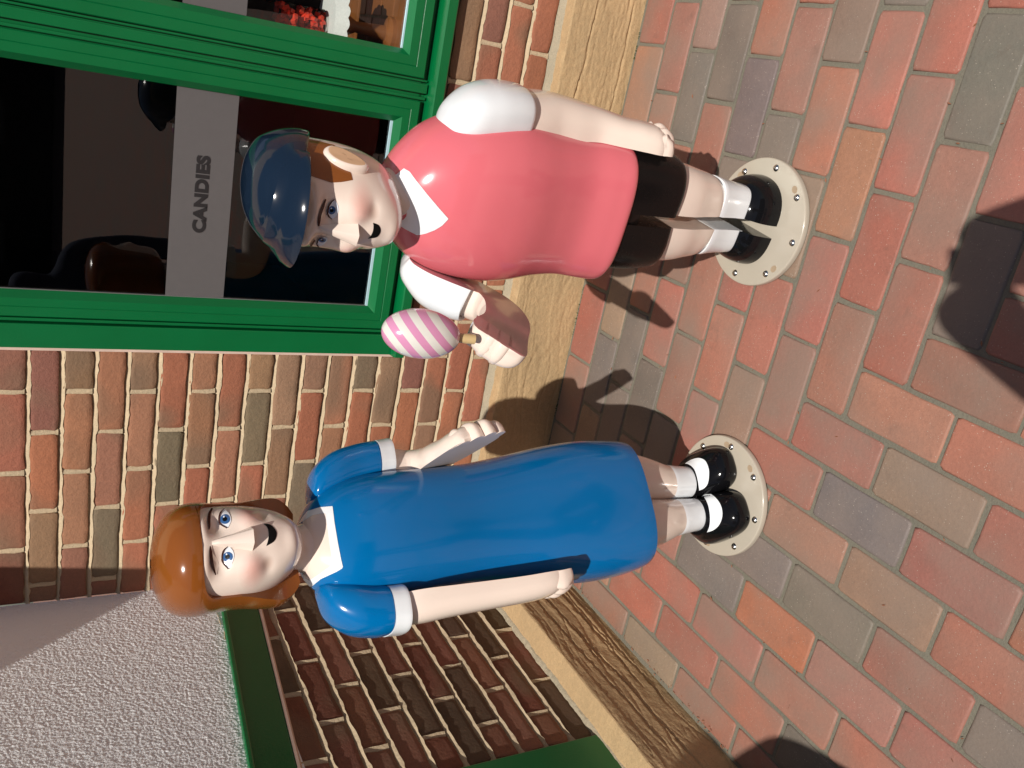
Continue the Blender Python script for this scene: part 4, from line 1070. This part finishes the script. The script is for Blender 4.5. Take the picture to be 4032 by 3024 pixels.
# right arm (image left): bent, holding the lollipop
RN = [(.97, 0, -.22), (.93, 0, -.36)]
SL = [(-.146, .006, .868, .030, .016), (-.150, .003, .862, .050, .036), (-.157, -.006, .848, .062, .054), (-.167, -.030, .815, .068, .074), (-.174, -.060, .780, .064, .076), (-.178, -.086, .752, .058, .070), (-.1785, -.0875, .7505, .050, .060)]
mk('sleeve', *dlimb(SL, RN, 34, 34), M['white'], boy, angle=45)
BR = [(-.172, -.030, .800, .052, .060), (-.176, -.055, .770, .053, .062), (-.180, -.085, .738, .052, .064), (-.181, -.120, .722, .050, .060), (-.180, -.165, .725, .049, .056), (-.173, -.220, .748, .047, .050), (-.164, -.275, .780, .045, .044), (-.150, -.330, .818, .049, .042), (-.138, -.375, .848, .052, .042), (-.131, -.403, .865, .048, .036), (-.130, -.410, .869, .040, .016)]
arm = mk('arm', *dlimb(BR, RN, 60, 30), M['skin'], boy, angle=45)
fs = []
for q, (dz, ext, b) in enumerate(((.034, .044, .040), (.012, .056, .044), (-.011, .058, .043), (-.032, .048, .036))):
    d_ = Vector((.18, -.84, .50)).normalized(); n_ = Vector((.93, 0, -.36)); n_ = (n_ - d_ * n_.dot(d_)).normalized(); w_ = n_.cross(d_)
    if w_.z < 0: w_ = -w_
    b0 = Vector((-.139, -.362, .843)) + w_ * dz
    P5 = [b0, b0 + d_ * ext * .5, b0 + d_ * (ext - .014), b0 + d_ * (ext - .003), b0 + d_ * ext]
    P5[0] = P5[0] - d_ * .03
    fs.append([(*P5[0], .0125, b * .3), (*P5[1], .0138, b), (*P5[2], .0132, b * .9), (*P5[3], .010, b * .62), (*P5[4], .006, b * .3)])
fingers(arm, fs, [tuple(n_), tuple(n_)])
# head
bh = make_head(boy, (-.036, -.040, .9575), R(-20), M['face'], 1.0, .957)
bvh_ = bvh_of([bh])
I, P_, H_ = DC['b_iris'], DC['b_pup'], DC['b_hl']
eye_set(boy, bh, 'b', EB, bvh_, 'N', (.0082, .0078), (.0037, .0036), (.0014, .0014), I[0], P_[0], H_[0])
eye_set(boy, bh, 'b', EB, bvh_, 'F', (.0048, .0074), (.0021, .0034), (.0009, .0013), I[2], P_[2], H_[2])
for w_, nn in (('N', 20), ('F', 14)):
    decal('eyebrow', bvh_, EB, DC['b_brow%s_a' % w_], DC['b_brow%s_b' % w_], nn, 4, .0015, M['brow'], bh, bh.matrix_local)
decal('mouth', bvh_, EB, DC['b_mouth_a'], DC['b_mouth_b'], 24, 6, .0008, M['mouth'], bh, bh.matrix_local)
decal('painted_hair', bvh_, EB, DC['b_burn_a'], DC['b_burn_b'], 24, 14, .0007, M['hair'], bh, bh.matrix_local, straight=True)
# ears
for s in (1, -1):
    V = []; Fm = []; nn = 40
    prof = [(1.0, .000), (1.04, .007), (1.02, .014), (.94, .018), (.84, .0190), (.72, .0190), (.62, .0190), (.40, .0192), (.0, .0192)]
    for (f_, h_) in prof:
        for i in range(nn):
            a = 2 * math.pi * i / nn
            ry = .021 * (1 + .22 * math.sin(a)); rz_ = .037
            y = ry * math.cos(a) * f_ + .004 * math.sin(a); z = rz_ * math.sin(a) * f_
            V.append((s * (.074 + h_ + .10 * max(0, y) * (1 if h_ > .005 else 0)), y - .017 + .008 * (z / .037), .102 + z))
    for k in range(len(prof) - 1):
        for i in range(nn): Fm.append((k * nn + i, k * nn + (i + 1) % nn, (k + 1) * nn + (i + 1) % nn, (k + 1) * nn + i))
    e = mk('ear', V, Fm, [M['skin'], M['earskin']], bh, angle=60)
    for pl in e.data.polygons:
        cz = sum((V[i][0] for i in pl.vertices)) / 4
        if max(pl.vertices) >= 5 * nn and min(pl.vertices) >= 4 * nn: pl.material_index = 1
# cap with a short peak
capk = [(.170, .0885, .096, .094), (.167, .0925, .1000, .0980), (.169, .0955, .1030, .1010), (.175, .0965, .1040, .1020), (.190, .0965, .1035, .1035), (.212, .0900, .0960, .0980), (.236, .0740, .079, .082), (.252, .0500, .054, .057), (.259, .0260, .028, .030), (.2605, .006, .006, .007)]
rr = []
for k in smooth_keys(capk, 60):
    k = np.array([k[0] + .001 * max(0, (.245 - k[0]) / .08), *k[1:]]); r_ = ring(0, .002, k[0], k[1], k[2], k[3], 2.15, 96)
    tl = max(0, (.235 - k[0]) / .055)
    rr.append([(x, y, z + (-.30 * y) * min(1, tl)) for x, y, z in r_])
cap = mk('cap', *loft(rr, False, True), M['navy'], bh, angle=50)
V = []; F = []; NA = 48
for i in range(NA + 1):
    a = R(-78) + R(156) * i / NA
    f_ = max(0.0, math.cos(a * 90 / 78)) ** .75
    sx, cy_ = math.sin(a), -math.cos(a)
    def pt(r_, z): return (sx * (.0965 + r_) , .002 + cy_ * (.104 + r_), z + .012 + .30 * (.104 * -cy_))
    V += [pt(-.006, .192), pt(.002, .181 - .002 * f_), pt(.010 * f_ + .0015, .174), pt(.030 * f_ + .002, .166 - .004 * f_), pt(.040 * f_ + .003, .160 - .012 * f_), pt(.0425 * f_ + .0025, .156 - .012 * f_), pt(.039 * f_ + .001, .1535 - .011 * f_), pt(.02 * f_, .1535 - .004 * f_), pt(-.008, .1535)]
for i in range(NA):
    for k in range(8): F.append((i * 9 + k, i * 9 + k + 1, (i + 1) * 9 + k + 1, (i + 1) * 9 + k))
mk('cap_peak', V, F, M['navy'], bh, angle=50)

# lollipop held in the boy's hand: a thing of its own
Wb = world_to(boy)
lol = empty('lollipop', Wb @ Vector((-.131, -.410, .850)), R(-8), label='pink and white striped lollipop in the boy statue\'s raised hand', cat='lollipop')
lol.rotation_euler = (R(-9), 0, R(-8))
mk('stick', *tube([(0, 0, .060), (0, 0, .085), (0, 0, .105)], .0080, 18), M['stick'], lol)
lk = [ring(0, 0, .147 + .062 * math.sin(t), .0385 * max(math.cos(t), .02), .0385 * max(math.cos(t), .02), .0385 * max(math.cos(t), .02), 2, 48) for t in np.linspace(-math.pi / 2, math.pi / 2, 36)]
mk('candy', *loft(lk), M['lolly'], lol, angle=60)

# ------------------------------------------------------------------ people beside and behind the viewer (their shadows fall on the paving)
def person(name, loc, rz, label, joints, edges, rad, mats):
    root = empty(name, loc, rz, label=label, cat='person')
    me = bpy.data.meshes.new('body'); me.from_pydata(joints, edges, []); o = bpy.data.objects.new('body', me); COL.objects.link(o); o.parent = root
    md = o.modifiers.new('skin', 'SKIN'); sb = o.modifiers.new('sub', 'SUBSURF'); sb.levels = 2; sb.render_levels = 2
    sv = me.skin_vertices[0].data
    for i, r_ in enumerate(rad): sv[i].radius = r_ if isinstance(r_, tuple) else (r_, r_)
    sv[0].use_root = True
    me.materials.append(mats); md.use_smooth_shade = True
    return root
def stand(h, arms):
    J = [(0, 0, .52 * h), (0, .0, .62 * h), (0, .0, .74 * h), (0, 0, .82 * h), (0, -.01, .865 * h), (0, -.03, .915 * h), (0, -.03, .975 * h),
         (.09, 0, .50 * h), (.10, .0, .28 * h), (.11, .02, .06 * h), (.12, -.12, .03 * h), (-.09, 0, .50 * h), (-.10, 0, .28 * h), (-.11, .02, .06 * h), (-.12, -.12, .03 * h)] + arms
    E = [(0, 1), (1, 2), (2, 3), (3, 4), (4, 5), (5, 6), (0, 7), (7, 8), (8, 9), (9, 10), (0, 11), (11, 12), (12, 13), (13, 14), (3, 15), (15, 16), (16, 17), (17, 18), (3, 19), (19, 20), (20, 21), (21, 22)]
    rad = [(.15, .11), (.14, .10), (.16, .11), (.09, .08), .055, (.085, .10), (.07, .085), .09, .065, .05, .04, .09, .065, .05, .04, .065, .05, .06, .095, .065, .05, .06, .095]
    return J, E, rad
J, E_, rd = stand(1.72, [(.19, 0, 1.38), (.27, .13, 1.17), (.10, .30, 1.42), (.014, .375, 1.465), (-.19, 0, 1.38), (-.27, .13, 1.17), (-.10, .30, 1.42), (-.014, .375, 1.465)])
J = [(x, -y if i in (10, 14, 4, 5, 6) else y, z) for i, (x, y, z) in enumerate(J)]
ph_ = person('person', (1.60, -2.70, 0), R(4), 'person in a grey shirt taking the photograph with a phone', J, E_, rd, M['cloth'])
pho = empty('phone', tuple(CAM_LOC - u2 * .085 - fw * .03), label='black phone held on its side by the photographer', cat='phone')
pm = Matrix((( r2.x, u2.x, -fw.x, 0), (r2.y, u2.y, -fw.y, 0), (r2.z, u2.z, -fw.z, 0), (0, 0, 0, 1)))
v_, f_ = boxv(-.035, .035, -.125, .013, .018, .026, .003)
mk('phone_body', [tuple(pm @ Vector(c)) for c in v_], f_, M['phone'], pho, smooth=False)
J, E_, rd = stand(1.62, [(.18, 0, 1.30), (.23, .02, 1.06), (.22, -.04, .84), (.21, -.06, .76), (-.18, 0, 1.30), (-.23, .02, 1.06), (-.22, -.04, .84), (-.21, -.06, .76)])
person('person', (.225, -2.19, 0), R(170), 'person in dark blue clothes standing left of the photographer', J, E_, rd, M['cloth2'])

# ------------------------------------------------------------------ small litter and moss along the wall foot
rl = random.Random(21); parts_ = []
for q in range(170):
    if rl.random() < .5: x, y = rl.uniform(.1, .12), -rl.uniform(.1, 1.2)
    else:
        i = rl.randrange(-6, 8); j = rl.randrange(1, 14)
        x, y = xg(i) + rl.uniform(-.004, .004), yl[j] + rl.uniform(-.1, .1)
        if rl.random() < .5: x, y = xg(i) + rl.uniform(-.1, .1), yl[j] + rl.uniform(-.004, .004)
    s = rl.uniform(.0010, .0030); a = rl.uniform(0, 6.28)
    dx, dy = math.cos(a) * s * 2.2, math.sin(a) * s * 2.2; ex, ey = -math.sin(a) * s * .6, math.cos(a) * s * .6
    z = .0012
    parts_.append(([(x - dx, y - dy, z), (x + ex, y + ey, z + s * .4), (x + dx, y + dy, z), (x - ex, y - ey, z - s * .2)], [(0, 1, 2), (0, 2, 3)]))
mk('leaf_litter', *join(parts_), M['leaf'], smooth=False, kind='stuff')
parts_ = []
for q in range(260):
    x = .15 + 1.6 * rl.random(); y = -.0595 - abs(rl.gauss(0, .0028)); 
    if noise.noise(Vector((x * 6, 3, 1))) < .02: continue
    s = rl.uniform(.0008, .0022)
    for k in range(3):
        a = rl.uniform(0, 6.28); parts_.append(([(x - s * math.cos(a), y - s * math.sin(a) * .6, -.003), (x + s * math.cos(a), y + s * math.sin(a) * .6, -.003), (x + rl.uniform(-s, s) * .5, y, s * 1.3)], [(0, 1, 2)]))
mk('moss', *join(parts_), M['moss'], smooth=False, kind='stuff')
